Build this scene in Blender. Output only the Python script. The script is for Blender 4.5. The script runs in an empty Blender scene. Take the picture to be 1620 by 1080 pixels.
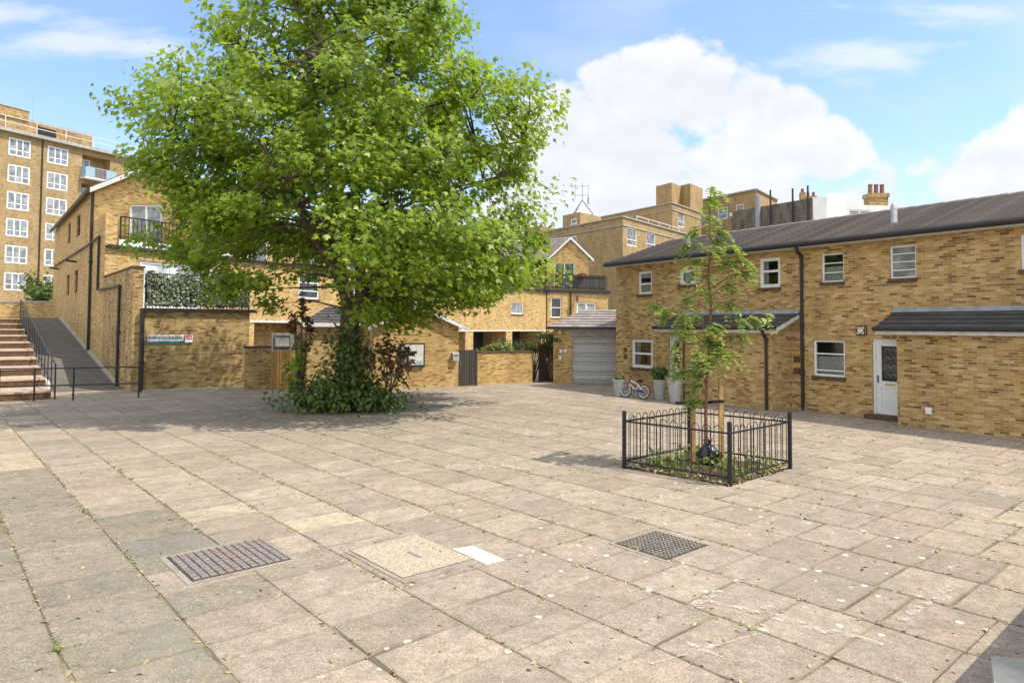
import bpy, math, random
import numpy as np
from mathutils import Vector, Matrix
rnd = random.Random(7)
rng = np.random.default_rng(11)
R = math.radians
S = bpy.context.scene
COL = S.collection

# ------------------------------------------------------------------ camera
cam = bpy.data.cameras.new('camera')
cam.sensor_width = 36.0
cam.lens = 24.0
cam.clip_start = 0.1
cam.clip_end = 3000
cam.shift_y = -0.0398
cam_o = bpy.data.objects.new('camera', cam)
COL.objects.link(cam_o)
cam_o.matrix_world = (Matrix.Translation((0, 0, 2.5)) @ Matrix.Rotation(R(92.2), 4, 'X') @ Matrix.Rotation(R(0.35), 4, 'Z'))
S.camera = cam_o

# ------------------------------------------------------------------ sky, sun, exposure
SUN_ELEV, SUN_AZ = R(57), math.atan2(-0.33, 0.944)       # direction towards the sun (x right, y away)
S.view_settings.view_transform = 'Standard'
S.view_settings.look = 'None'
S.view_settings.exposure = 0.88
S.view_settings.gamma = 1.0
sun = bpy.data.lights.new('sun', 'SUN')
sun.energy = 2.7
sun.angle = R(0.5)
sun.color = (1.0, 0.93, 0.82)
sun_o = bpy.data.objects.new('sun', sun)
COL.objects.link(sun_o)
sd = Vector((math.cos(SUN_ELEV) * math.cos(SUN_AZ), math.cos(SUN_ELEV) * math.sin(SUN_AZ), math.sin(SUN_ELEV)))
sun_o.rotation_euler = sd.to_track_quat('Z', 'Y').to_euler()
sun_o.location = (0, 0, 60)

SKY_STRENGTH = 0.15
CLOUD_W, CLOUD_G, CLOUD_FILL = (3.7, 3.73, 3.8), (3.15, 3.27, 3.5), (6.6, 6.5, 6.3)


class NT:
    """small helper to write node trees"""
    def __init__(s, tree):
        s.t = tree
        s.n = tree.nodes
        s.l = tree.links

    def new(s, typ, **kw):
        n = s.n.new(typ)
        for k, v in kw.items():
            setattr(n, k, v)
        return n

    def put(s, sock, v):
        if isinstance(v, bpy.types.NodeSocket):
            s.l.new(v, sock)
        elif isinstance(v, (int, float)):
            if sock.type in ('RGBA',):
                sock.default_value = (v, v, v, 1)
            elif sock.type == 'VECTOR':
                sock.default_value = (v, v, v)
            else:
                sock.default_value = v
        else:
            v = tuple(v)
            if sock.type == 'RGBA' and len(v) == 3:
                v = v + (1,)
            sock.default_value = v

    def m(s, op, a, b=0.0, c=None, clamp=False):
        n = s.new('ShaderNodeMath', operation=op)
        n.use_clamp = clamp
        s.put(n.inputs[0], a)
        s.put(n.inputs[1], b)
        if c is not None:
            s.put(n.inputs[2], c)
        return n.outputs[0]

    def mix(s, f, a, b, blend='MIX'):
        n = s.new('ShaderNodeMix', data_type='RGBA', blend_type=blend)
        s.put(n.inputs[0], f)
        s.put(n.inputs[6], a)
        s.put(n.inputs[7], b)
        return n.outputs[2]

    def noise(s, vec, scale, detail=4, rough=0.55, dims='3D'):
        n = s.new('ShaderNodeTexNoise', noise_dimensions=dims)
        if vec is not None:
            s.put(n.inputs['Vector'], vec)
        n.inputs['Scale'].default_value = scale
        n.inputs['Detail'].default_value = detail
        n.inputs['Roughness'].default_value = rough
        return n.outputs[0]

    def ss(s, v, lo, hi, a=0.0, b=1.0):
        n = s.new('ShaderNodeMapRange', interpolation_type='SMOOTHSTEP')
        s.put(n.inputs[0], v)
        n.inputs[1].default_value = lo
        n.inputs[2].default_value = hi
        n.inputs[3].default_value = a
        n.inputs[4].default_value = b
        return n.outputs[0]

    def ramp(s, f, stops):
        n = s.new('ShaderNodeValToRGB')
        el = n.color_ramp.elements
        while len(el) < len(stops):
            el.new(0.5)
        for e, (p, c) in zip(el, stops):
            e.position = p
            e.color = tuple(c) + (1,)
        s.put(n.inputs[0], f)
        return n.outputs[0]

    def xyz(s, v):
        n = s.new('ShaderNodeSeparateXYZ')
        s.put(n.inputs[0], v)
        return n.outputs[0], n.outputs[1], n.outputs[2]

    def comb(s, x, y, z=0.0):
        n = s.new('ShaderNodeCombineXYZ')
        s.put(n.inputs[0], x)
        s.put(n.inputs[1], y)
        s.put(n.inputs[2], z)
        return n.outputs[0]


world = bpy.data.worlds.new("World")
S.world = world
world.use_nodes = True
W = NT(world.node_tree)
W.n.clear()
sky = W.new('ShaderNodeTexSky', sky_type='NISHITA')
sky.sun_disc = False
sky.sun_elevation = SUN_ELEV
sky.sun_rotation = math.pi / 2 - SUN_AZ
sky.air_density = 1.0
sky.dust_density = 1.2
sky.ozone_density = 1.0
tc = W.new('ShaderNodeTexCoord')
D = tc.outputs['Generated']
dx, dy, dz = W.xyz(D)
ysafe = W.m('MAXIMUM', dy, 0.2)
gx, gz = W.m('DIVIDE', dx, ysafe), W.m('DIVIDE', dz, ysafe)     # slope coordinates towards the far side of the square
n1 = W.noise(W.comb(W.m('MULTIPLY', gx, 1.0), W.m('MULTIPLY', gz, 1.35)), 4.2, 7, 0.58)
n2 = W.noise(W.comb(gx, W.m('MULTIPLY', gz, 2.2), 3.0), 3.0, 4, 0.5)
blobs = [(0.085, .315, .07), (.150, .350, .075), (.205, .365, .085), (.275, .320, .085), (.350, .315, .07), (.410, .295, .07), (.455, .265, .06),
         (.05, .25, .09), (.18, .25, .15), (.32, .23, .14), (.0, .17, .08), (.68, .23, .08), (.77, .27, .08), (.70, .15, .11), (.52, .14, .08),
         (1.0, .24, .2), (-1.2, .5, .2), (1.3, .6, .3)]
dens = None
for bx, bz, br in blobs:
    ax = W.m('SUBTRACT', gx, bx)
    az = W.m('SUBTRACT', gz, bz)
    dd = W.m('SQRT', W.m('ADD', W.m('MULTIPLY', ax, ax), W.m('MULTIPLY', az, az)))
    v = W.m('SUBTRACT', 1.0, W.m('DIVIDE', dd, br))
    dens = v if dens is None else W.m('MAXIMUM', dens, v)
wisp = None
for bx, bz, rx, rz in ((-.68, .425, .20, .05), (-.55, .41, .14, .03), (-.76, .455, .14, .04), (.66, .475, .22, .03), (.50, .40, .2, .04), (-.35, .44, .14, .03)):
    ax = W.m('DIVIDE', W.m('SUBTRACT', gx, bx), rx)
    az = W.m('DIVIDE', W.m('SUBTRACT', gz, bz), rz)
    v = W.m('SUBTRACT', 1.0, W.m('SQRT', W.m('ADD', W.m('MULTIPLY', ax, ax), W.m('MULTIPLY', az, az))))
    wisp = v if wisp is None else W.m('MAXIMUM', wisp, v)
dens = W.m('MAXIMUM', dens, -1.0)
den2 = W.m('ADD', dens, W.m('MULTIPLY', W.m('SUBTRACT', n1, 0.5), 3.0))
mask = W.ss(den2, -0.05, 0.30, 0.0, 0.97)
wn_ = W.noise(W.comb(W.m('MULTIPLY', gx, 1.0), W.m('MULTIPLY', gz, 3.5)), 5.0, 6, 0.6)
wmask = W.ss(W.m('ADD', wisp, W.m('MULTIPLY', W.m('SUBTRACT', wn_, 0.5), 3.4)), -.1, 1.3, 0.0, .7)
mask = W.m('MAXIMUM', mask, wmask)
thin = W.ss(n2, 0.45, 0.75, 0.08, 0.45)                      # thin high veil
haze = W.ss(gz, 0.03, 0.36, 0.75, 0.0)
mask = W.m('MAXIMUM', mask, W.m('MAXIMUM', W.m('MULTIPLY', thin, 0.8), haze))
n1b = W.noise(W.comb(W.m('ADD', W.m('MULTIPLY', gx, 1.0), -.012), W.m('ADD', W.m('MULTIPLY', gz, 1.35), .03)), 4.2, 7, 0.58)
lit = W.m('SUBTRACT', n1, n1b)                              # lumps lit from the upper side, grey underneath
shade = W.ss(W.m('ADD', W.m('MULTIPLY', lit, -3.0), W.m('ADD', W.m('MULTIPLY', W.m('SUBTRACT', n2, .5), 1.5), W.m('MULTIPLY', gz, -1.2))), -0.75, 0.1, 0.0, 1.0)
ccol = W.mix(shade, CLOUD_W, CLOUD_G)
# unseen bright cloud added overhead and behind the viewer to lift the soft fill
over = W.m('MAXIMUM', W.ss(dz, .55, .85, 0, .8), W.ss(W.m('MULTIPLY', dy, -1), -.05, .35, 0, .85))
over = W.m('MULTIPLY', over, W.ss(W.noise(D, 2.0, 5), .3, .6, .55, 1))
ccol = W.mix(over, ccol, CLOUD_FILL)
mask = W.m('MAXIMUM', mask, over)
skyc = W.mix(1.0, sky.outputs[0], (.82, .93, 1.15), 'MULTIPLY')
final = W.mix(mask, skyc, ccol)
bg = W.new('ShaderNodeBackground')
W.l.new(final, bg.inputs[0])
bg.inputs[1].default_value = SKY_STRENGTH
wo = W.new('ShaderNodeOutputWorld')
W.l.new(bg.outputs[0], wo.inputs[0])


# ------------------------------------------------------------------ materials
def mat(name):
    m = bpy.data.materials.new(name)
    m.use_nodes = True
    t = NT(m.node_tree)
    p = t.n['Principled BSDF']
    return m, t, p


def bump(t, p, h, strength=0.4, dist=0.01):
    b = t.new('ShaderNodeBump')
    b.inputs['Strength'].default_value = strength
    b.inputs['Distance'].default_value = dist
    t.put(b.inputs['Height'], h)
    t.l.new(b.outputs[0], p.inputs['Normal'])


def plain(name, col, rough=0.5, metal=0.0, var=0.15, vscale=6.0, spec=0.5):
    m, t, p = mat(name)
    o = t.new('ShaderNodeTexCoord').outputs['Object']
    n = t.noise(o, vscale, 5, 0.6)
    f = t.ss(n, 0.3, 0.7, 1 - var, 1 + var)
    c = t.mix(1.0, col, t.comb(f, f, f), 'MULTIPLY')
    t.put(p.inputs['Base Color'], c)
    t.put(p.inputs['Roughness'], t.ss(n, 0.2, 0.8, max(0.02, rough - .08), min(1, rough + .08)))
    p.inputs['Metallic'].default_value = metal
    p.inputs['Specular IOR Level'].default_value = spec
    return m


def brick(name, pal, mortar, dark=0.12, stain=0.25, seed=0.0, bw=0.215, bh=0.066):
    m, t, p = mat(name)
    uv = t.new('ShaderNodeUVMap').outputs[0]
    u, v, _ = t.xyz(uv)
    row = t.m('FLOOR', t.m('DIVIDE', v, bh))
    half = t.m('MULTIPLY', t.m('MODULO', t.m('ABSOLUTE', row), 2.0), 0.5)
    uu = t.m('ADD', t.m('DIVIDE', u, bw), half)
    colm = t.m('FLOOR', uu)
    fu = t.m('SUBTRACT', uu, colm)
    fv = t.m('SUBTRACT', t.m('DIVIDE', v, bh), row)
    wn = t.new('ShaderNodeTexWhiteNoise', noise_dimensions='3D')
    t.put(wn.inputs['Vector'], t.comb(colm, row, seed))
    rv = wn.outputs['Value']
    wn2 = t.new('ShaderNodeTexWhiteNoise', noise_dimensions='3D')
    t.put(wn2.inputs['Vector'], t.comb(colm, row, seed + 7.3))
    base = t.ramp(rv, pal)
    big = t.noise(t.comb(u, v, seed), 0.55, 4, 0.6)
    # dark over-burnt bricks come in loose groups
    dk = t.m('LESS_THAN', wn2.outputs['Value'], t.ss(big, 0.3, 0.7, dark * 0.85, dark * 1.25))
    dk = t.m('MULTIPLY', dk, t.ss(t.m('FRACT', t.m('MULTIPLY', wn2.outputs['Value'], 97.0)), 0, 1, .35, 1.0))
    base = t.mix(dk, base, (pal[0][1][0] * .55, pal[0][1][1] * .50, pal[0][1][2] * .56))
    fine = t.noise(t.comb(u, v, 1.0), 38, 4, 0.6)
    f = t.ss(fine, 0.25, 0.75, 0.78, 1.2)
    base = t.mix(1.0, base, t.comb(f, f, f), 'MULTIPLY')
    mo = t.m('MAXIMUM', t.m('LESS_THAN', fv, 0.14), t.m('LESS_THAN', fu, 0.045))
    base = t.mix(mo, base, mortar)
    st = t.noise(t.comb(t.m('MULTIPLY', u, 1.5), t.m('MULTIPLY', v, 0.5), seed), 0.8, 5, 0.65)
    sf = t.ss(st, 0.38, 0.72, 1.0 + stain * .3, 1.0 - stain)
    base = t.mix(1.0, base, t.comb(sf, sf, sf), 'MULTIPLY')
    pale = t.ss(t.noise(t.comb(u, v, seed + 4), .7, 6, .7), .58, .74, 0, .38)       # lime bloom
    base = t.mix(pale, base, (.56, .47, .33))
    t.put(p.inputs['Base Color'], base)
    p.inputs['Roughness'].default_value = 0.92
    p.inputs['Specular IOR Level'].default_value = 0.2
    bump(t, p, t.m('SUBTRACT', t.m('MULTIPLY', fine, 0.4), mo), 0.5, 0.008)
    return m


YEL = [(0.0, (.40, .235, .075)), (.35, (.51, .325, .115)), (.7, (.57, .385, .15)), (1.0, (.63, .46, .22))]
ORA = [(0.0, (.34, .20, .07)), (.3, (.43, .27, .095)), (.7, (.50, .33, .125)), (1.0, (.58, .42, .20))]
BRN = [(0.0, (.31, .205, .085)), (.4, (.38, .265, .12)), (.75, (.42, .30, .145)), (1.0, (.47, .35, .18))]
M = {}
M['brick_y'] = brick('yellow stock brick', YEL, (.50, .39, .22), 0.12, 0.2, 1.0)
M['brick_o'] = brick('orange yellow stock brick', ORA, (.52, .42, .25), 0.22, 0.2, 2.0)
M['brick_s'] = brick('weathered stock brick', [(a, (c[0] * .8, c[1] * .82, c[2] * .85)) for a, c in YEL], (.30, .25, .16), 0.2, 0.35, 3.0)
M['brick_b'] = brick('brown flats brick', BRN, (.38, .30, .18), 0.08, 0.2, 4.0)
M['brick_soot'] = brick('sooty render', [(0.0, (.13, .11, .085)), (.5, (.17, .145, .11)), (1.0, (.23, .20, .155)), (1.0, (.23, .20, .155))], (.17, .15, .12), 0.1, 0.5, 5.0)
M['brick_sill'] = plain('dark brick sill', (.12, .075, .045), 0.9, 0, .45, 16, .2)
M['white'] = plain('white painted frame', (.78, .78, .76), 0.45, 0, .06)
M['offwhite'] = plain('off white board', (.62, .61, .57), 0.6, 0, .15)
M['grey_render'] = plain('grey concrete trim', (.38, .36, .32), 0.9, 0, .2, 3)
M['white_render'] = plain('white render', (.74, .74, .72), 0.85, 0, .08, 1.0)
M['black'] = plain('black painted metal', (.012, .012, .014), 0.4, 0, .25, 12)
M['blackbag'] = plain('black plastic bag', (.01, .011, .012), 0.25, 0, .2)
M['gutter'] = plain('black gutter', (.018, .017, .017), 0.45, 0, .3, 3)
M['lead'] = plain('grey lead flashing', (.30, .31, .32), 0.6, 0.2, .2, 4)
M['silver'] = plain('galvanised metal', (.55, .56, .57), 0.4, 0.6, .15)
M['curtain'] = plain('net curtain', (.55, .56, .53), 0.95, 0, .25, 22)
M['room'] = plain('room interior', (.16, .14, .115), .9, 0, .4, 2)
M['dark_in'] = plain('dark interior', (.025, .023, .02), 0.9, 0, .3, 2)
M['planter'] = plain('grey planter', (.40, .40, .39), 0.75, 0, .12, 8)
M['stake'] = plain('new timber stake', (.47, .28, .10), 0.8, 0, .25, 9)
M['oldwood'] = plain('weathered dark timber', (.05, .042, .035), 0.85, 0, .35, 14)
M['brownwood'] = plain('dark brown door', (.035, .018, .012), 0.5, 0, .25, 8)
M['bark'] = plain('bark', (.105, .085, .058), 0.95, 0, .5, 7, .2)
M['barksap'] = plain('sapling bark', (.20, .11, .065), 0.9, 0, .3, 20, .2)
M['terracotta'] = plain('red clay', (.26, .115, .075), 0.85, 0, .2, 9)
M['soil'] = plain('soil', (.07, .05, .032), 1.0, 0, .5, 18, .1)
M['concrete'] = plain('concrete', (.40, .37, .31), 0.95, 0, .2, 3, .2)
M['concrete_dk2'] = plain('dirty iron', (.09, .078, .065), .7, .2, .5, 9)
M['concrete_dk'] = plain('worn iron stud', (.25, .23, .22), .6, .3, .3, 5)
M['tarmac'] = plain('ramp tarmac', (.14, .125, .105), 0.95, 0, .18, 2.5, .2)
M['teal'] = plain('teal sign strip', (.02, .20, .24), 0.5)
M['red'] = plain('red sign', (.55, .05, .04), 0.5)
M['bluepaint'] = plain('blue paint', (.03, .03, .25), 0.35)
M['pinkcloth'] = plain('faded parasol cloth', (.62, .50, .46), 0.95, 0, .1)
M['blueglass'] = plain('pale blue panel', (.30, .44, .50), 0.3, 0, .1)
M['gold'] = plain('brass', (.55, .40, .15), 0.35, .8)
M['amber'] = plain('cream glass', (.72, .66, .48), 0.3)


def glass(name, col, rough=0.04, spec=0.6):
    m, t, p = mat(name)
    o = t.new('ShaderNodeTexCoord').outputs['Object']
    n = t.noise(o, 1.6, 3, 0.5)
    t.put(p.inputs['Base Color'], t.mix(t.ss(n, .35, .7), col, [min(1, c * 2.2 + .01) for c in col]))
    p.inputs['Roughness'].default_value = rough
    p.inputs['Specular IOR Level'].default_value = spec
    bump(t, p, t.noise(o, 1.2, 2), 0.03, 0.05)
    return m


M['glass'] = glass('window glass', (.018, .021, .024))
def clearglass():
    m, t, p = mat('clear window glass')
    o = t.new('ShaderNodeTexCoord').outputs['Object']
    gl = t.new('ShaderNodeBsdfGlossy')
    gl.inputs['Roughness'].default_value = .02
    b = t.new('ShaderNodeBump')
    b.inputs['Strength'].default_value = .04
    b.inputs['Distance'].default_value = .05
    t.put(b.inputs['Height'], t.noise(o, 1.3, 2))
    t.l.new(b.outputs[0], gl.inputs['Normal'])
    tr = t.new('ShaderNodeBsdfTransparent')
    tr.inputs[0].default_value = (.86, .9, .88, 1)
    fr_ = t.new('ShaderNodeFresnel')
    fr_.inputs[0].default_value = 1.5
    mx = t.new('ShaderNodeMixShader')
    t.put(mx.inputs[0], t.m('MULTIPLY_ADD', fr_.outputs[0], 1.4, .04, clamp=True))
    t.l.new(tr.outputs[0], mx.inputs[1])
    t.l.new(gl.outputs[0], mx.inputs[2])
    t.l.new(mx.outputs[0], t.n['Material Output'].inputs[0])
    return m


M['glass_clear'] = clearglass()
M['glass_pale'] = glass('window glass over net curtain', (.16, .17, .165), 0.08)
M['glass_white'] = glass('window glass over white blind', (.42, .44, .43), 0.1)

# garage shutter / timber gate / tile / slabs / leaf
def striped(name, c1, c2, axis, period, frac, rough=.5, bumpy=.5, metal=0.0):
    m, t, p = mat(name)
    uv = t.new('ShaderNodeUVMap').outputs[0]
    u, v, _ = t.xyz(uv)
    s = (u, v)[axis]
    q = t.m('DIVIDE', s, period)
    k = t.m('FLOOR', q)
    f = t.m('SUBTRACT', q, k)
    gap = t.m('LESS_THAN', f, frac)
    wn = t.new('ShaderNodeTexWhiteNoise', noise_dimensions='1D')
    t.put(wn.inputs['W'], k)
    br = t.ss(wn.outputs['Value'], 0, 1, .82, 1.18)
    n = t.noise(t.comb(t.m('MULTIPLY', u, 1 if axis == 1 else 9), t.m('MULTIPLY', v, 9 if axis == 1 else 1), 0), 5, 4)
    br = t.m('MULTIPLY', br, t.ss(n, .3, .7, .82, 1.15))
    c = t.mix(gap, t.mix(1.0, c1, t.comb(br, br, br), 'MULTIPLY'), c2)
    t.put(p.inputs['Base Color'], c)
    p.inputs['Roughness'].default_value = rough
    p.inputs['Metallic'].default_value = metal
    bump(t, p, t.m('SINE', t.m('MULTIPLY', f, math.pi)), bumpy, 0.02)
    return m


M['shutter'] = striped('roller shutter', (.56, .56, .54), (.16, .16, .155), 1, .085, .14, .55, .8, .0)
M['orangewood'] = striped('orange timber boards', (.50, .28, .08), (.10, .05, .02), 0, .125, .1, .8)
M['greyboards'] = striped('dark weathered boards', (.06, .052, .045), (.012, .01, .01), 0, .11, .1, .85)
M['slatgrey'] = striped('grey fence panel', (.22, .21, .20), (.08, .08, .08), 0, .1, .1, .85)


def tile(name, col):
    m, t, p = mat(name)
    uv = t.new('ShaderNodeUVMap').outputs[0]
    u, v, _ = t.xyz(uv)
    a = t.m('FLOOR', t.m('DIVIDE', u, .30))
    b = t.m('FLOOR', t.m('DIVIDE', v, .31))
    wn = t.new('ShaderNodeTexWhiteNoise', noise_dimensions='2D')
    t.put(wn.inputs['Vector'], t.comb(a, b))
    br = t.ss(wn.outputs['Value'], 0, 1, .86, 1.14)
    n = t.noise(t.comb(u, v), 2.2, 6, .65)
    c = t.mix(t.ss(n, .45, .75, 0, .55), col, [x * 1.9 + .02 for x in col])
    fu = t.m('SUBTRACT', t.m('DIVIDE', u, .30), a)
    gap = t.m('LESS_THAN', fu, .06)
    c = t.mix(1.0, c, t.comb(br, br, br), 'MULTIPLY')
    c = t.mix(t.m('MULTIPLY', gap, .3), c, (.05, .042, .036))
    t.put(p.inputs['Base Color'], c)
    p.inputs['Roughness'].default_value = .85
    p.inputs['Specular IOR Level'].default_value = .3
    bump(t, p, t.m('SINE', t.m('MULTIPLY', fu, 6.283)), .12, .01)
    return m


M['tile'] = tile('brown concrete roof tile', (.255, .22, .20))
M['tile_dk'] = tile('dark slate grey tile', (.068, .062, .058))


def leafmat(name, lo, hi, trans=.4, rough=.5, tcol=None):
    m, t, p = mat(name)
    g = t.new('ShaderNodeNewGeometry')
    r = g.outputs['Random Per Island']
    pos = g.outputs['Position']
    n = t.noise(pos, .9, 3)
    f = t.m('ADD', t.m('MULTIPLY', r, .65), t.m('MULTIPLY', t.ss(n, .3, .7), .35))
    c = t.mix(f, lo, hi)
    t.put(p.inputs['Base Color'], c)
    p.inputs['Roughness'].default_value = rough
    p.inputs['Specular IOR Level'].default_value = .45
    tr = t.new('ShaderNodeBsdfTranslucent')
    t.put(tr.inputs[0], t.mix(1.0, c, tcol or (1.5, 1.55, .7), 'MULTIPLY'))
    mx = t.new('ShaderNodeMixShader')
    mx.inputs[0].default_value = trans
    t.l.new(p.outputs[0], mx.inputs[1])
    t.l.new(tr.outputs[0], mx.inputs[2])
    t.l.new(mx.outputs[0], t.n['Material Output'].inputs[0])
    return m


M['leaf'] = leafmat('maple green leaf', (.10, .172, .018), (.36, .46, .062), .47, .4)
M['leaf_sap'] = leafmat('sapling leaf', (.15, .22, .05), (.36, .44, .13), .4, .5)
M['leaf_ivy'] = leafmat('ivy leaf', (.04, .08, .016), (.16, .225, .05), .25, .58)
M['leaf_hedge'] = leafmat('pale ivy screen leaf', (.05, .075, .03), (.27, .31, .19), .1, .5)
M['leaf_red'] = leafmat('red purple leaf', (.06, .03, .018), (.20, .14, .06), .3, .45, (1.5, 1.1, .7))
M['leaf_weed'] = leafmat('weed leaf', (.10, .16, .03), (.30, .36, .10), .3, .6)
M['straw'] = leafmat('dry straw', (.22, .17, .08), (.48, .40, .22), .1, .8, (1, 1, 1))
M['flower'] = plain('red flower', (.34, .09, .06), .7)


def slabmat():
    m, t, p = mat('pink grey paving slab')
    at = t.new('ShaderNodeAttribute')
    at.attribute_name = 'tint'
    base = at.outputs['Color']
    o = t.new('ShaderNodeTexCoord').outputs['Object']
    x, y, z = t.xyz(o)
    q = t.comb(x, y, 0.0)
    n1 = t.noise(q, .45, 5, .6)
    n2 = t.noise(q, 4.0, 6, .7)
    n3 = t.noise(q, 55.0, 4, .7)
    n4 = t.noise(q, 1.6, 5, .7)
    f = t.m('MULTIPLY', t.m('MULTIPLY', t.ss(n3, .3, .72, .66, 1.25), t.ss(n2, .3, .7, .80, 1.14)), t.ss(t.noise(q, 15.0, 5, .75), .3, .7, .80, 1.15))
    c = t.mix(1.0, base, t.comb(f, f, f), 'MULTIPLY')
    c = t.mix(t.ss(n4, .46, .72, 0, .6), c, (.235, .20, .155))
    n6 = t.noise(q, 9.0, 6, .75)
    c = t.mix(t.ss(n6, .56, .72, 0, .5), c, (.17, .14, .10))
    c = t.mix(t.ss(t.noise(q, 24.0, 3, .6), .66, .74, 0, .5), c, (.10, .08, .06))              # brown grime
    c = t.mix(t.ss(n1, .50, .70, 0, .5), c, (.225, .205, .16))                # larger grey film
    # exposed aggregate: pale and dark grains
    vo = t.new('ShaderNodeTexVoronoi', feature='F1')
    t.put(vo.inputs['Vector'], q)
    vo.inputs['Scale'].default_value = 42
    g = t.ss(vo.outputs['Distance'], .12, .3, 1, 0)
    vc, _, _2 = t.xyz(vo.outputs['Color'])
    c = t.mix(t.m('MULTIPLY', g, t.ss(vc, .45, .9, 0, .75)), c, (.60, .52, .42))
    c = t.mix(t.m('MULTIPLY', g, t.ss(vc, .0, .35, .75, 0)), c, (.12, .09, .065))
    ed = t.new('ShaderNodeAttribute')
    ed.attribute_name = 'middle'
    n5 = t.noise(q, 6.0, 5, .7)
    edge = t.ss(t.m('ADD', ed.outputs['Fac'], t.m('MULTIPLY', n5, 1.1)), .35, 1.0, .75, 0)
    edge = t.m('MULTIPLY', edge, t.ss(t.noise(q, .7, 4, .6), .35, .65, .35, 1))
    c = t.mix(edge, c, t.mix(t.ss(n2, .4, .6), (.16, .135, .10), (.22, .205, .13)))
    # white lichen discs in patches
    v2 = t.new('ShaderNodeTexVoronoi', feature='F1')
    wq = t.new('ShaderNodeVectorMath', operation='ADD')
    t.put(wq.inputs[0], q)
    nn = t.new('ShaderNodeTexNoise')
    t.put(nn.inputs['Vector'], q)
    nn.inputs['Scale'].default_value = 30
    sc = t.new('ShaderNodeVectorMath', operation='SCALE')
    t.put(sc.inputs[0], nn.outputs['Color'])
    sc.inputs[3].default_value = .02
    t.l.new(sc.outputs[0], wq.inputs[1])
    t.l.new(wq.outputs[0], v2.inputs['Vector'])
    v2.inputs['Scale'].default_value = 7.5
    sx, sy, sz = t.xyz(v2.outputs['Color'])
    rad = t.ss(sx, .62, 1.0, .0, .26)
    disc = t.m('LESS_THAN', v2.outputs['Distance'], rad)
    patch = t.ss(t.m('ADD', t.noise(q, .38, 4, .65), t.m('MULTIPLY', t.m('SUBTRACT', 1.0, ed.outputs['Fac']), .16)), .47, .60, 0, 1)
    right = t.ss(x, -3.5, 1.5, .15, 1)
    c = t.mix(t.m('MULTIPLY', t.m('MULTIPLY', disc, patch), t.m('MULTIPLY', right, .75)), c, (.66, .66, .60))
    t.put(p.inputs['Base Color'], c)
    p.inputs['Roughness'].default_value = .95
    p.inputs['Specular IOR Level'].default_value = .2
    bump(t, p, t.m('ADD', n3, t.m('MULTIPLY', n2, .6)), .5, .008)
    return m


M['slab'] = slabmat()


def jointmat():
    m, t, p = mat('mossy joint sand')
    o = t.new('ShaderNodeTexCoord').outputs['Object']
    n = t.noise(o, 1.3, 5, .65)
    n2 = t.noise(o, 14, 5, .7)
    c = t.mix(t.ss(n, .42, .6), (.12, .095, .06), (.24, .205, .11))
    c = t.mix(t.ss(n2, .5, .75, 0, .7), c, (.09, .075, .045))
    t.put(p.inputs['Base Color'], c)
    p.inputs['Roughness'].default_value = 1
    return m


M['joint'] = jointmat()


def speckle(name, c1, c2, scale, c3=None):
    m, t, p = mat(name)
    o = t.new('ShaderNodeTexCoord').outputs['Object']
    v = t.new('ShaderNodeTexVoronoi')
    t.put(v.inputs['Vector'], o)
    v.inputs['Scale'].default_value = scale
    a, b, _ = t.xyz(v.outputs['Color'])
    c = t.mix(a, c1, c2)
    n = t.noise(o, 3, 5, .65)
    c = t.mix(t.ss(n, .45, .7, 0, .6), c, c3 or [x * .6 for x in c1])
    t.put(p.inputs['Base Color'], c)
    p.inputs['Roughness'].default_value = .95
    bump(t, p, t.m('ADD', v.outputs['Distance'], b), .5, .004)
    return m


M['gravel'] = speckle('yellow gravel infill', (.27, .22, .15), (.50, .425, .305), 60, (.36, .30, .21))
M['rust'] = speckle('rusty grey cast iron', (.16, .14, .13), (.26, .22, .20), 40, (.27, .155, .11))
M['aggregate'] = speckle('concrete surround', (.22, .19, .14), (.38, .33, .25), 90)
M['slabwhite'] = plain('new white slab', (.60, .55, .47), .95, 0, .14, 9)


def paintmat():
    m, t, p = mat('worn white paint')
    uv = t.new('ShaderNodeTexCoord').outputs['Object']
    n = t.noise(uv, 11, 5, .75)
    n3 = t.noise(uv, 55, 3, .75)
    t.put(p.inputs['Base Color'], (.62, .56, .48))
    p.inputs['Roughness'].default_value = .9
    tr = t.new('ShaderNodeBsdfTransparent')
    mx = t.new('ShaderNodeMixShader')
    t.put(mx.inputs[0], t.m('MULTIPLY', t.ss(n, .38, .62, 0, .75), t.ss(n3, .3, .6, .15, 1)))
    t.l.new(tr.outputs[0], mx.inputs[1])
    t.l.new(p.outputs[0], mx.inputs[2])
    t.l.new(mx.outputs[0], t.n['Material Output'].inputs[0])
    return m


M['paint'] = paintmat()


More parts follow.
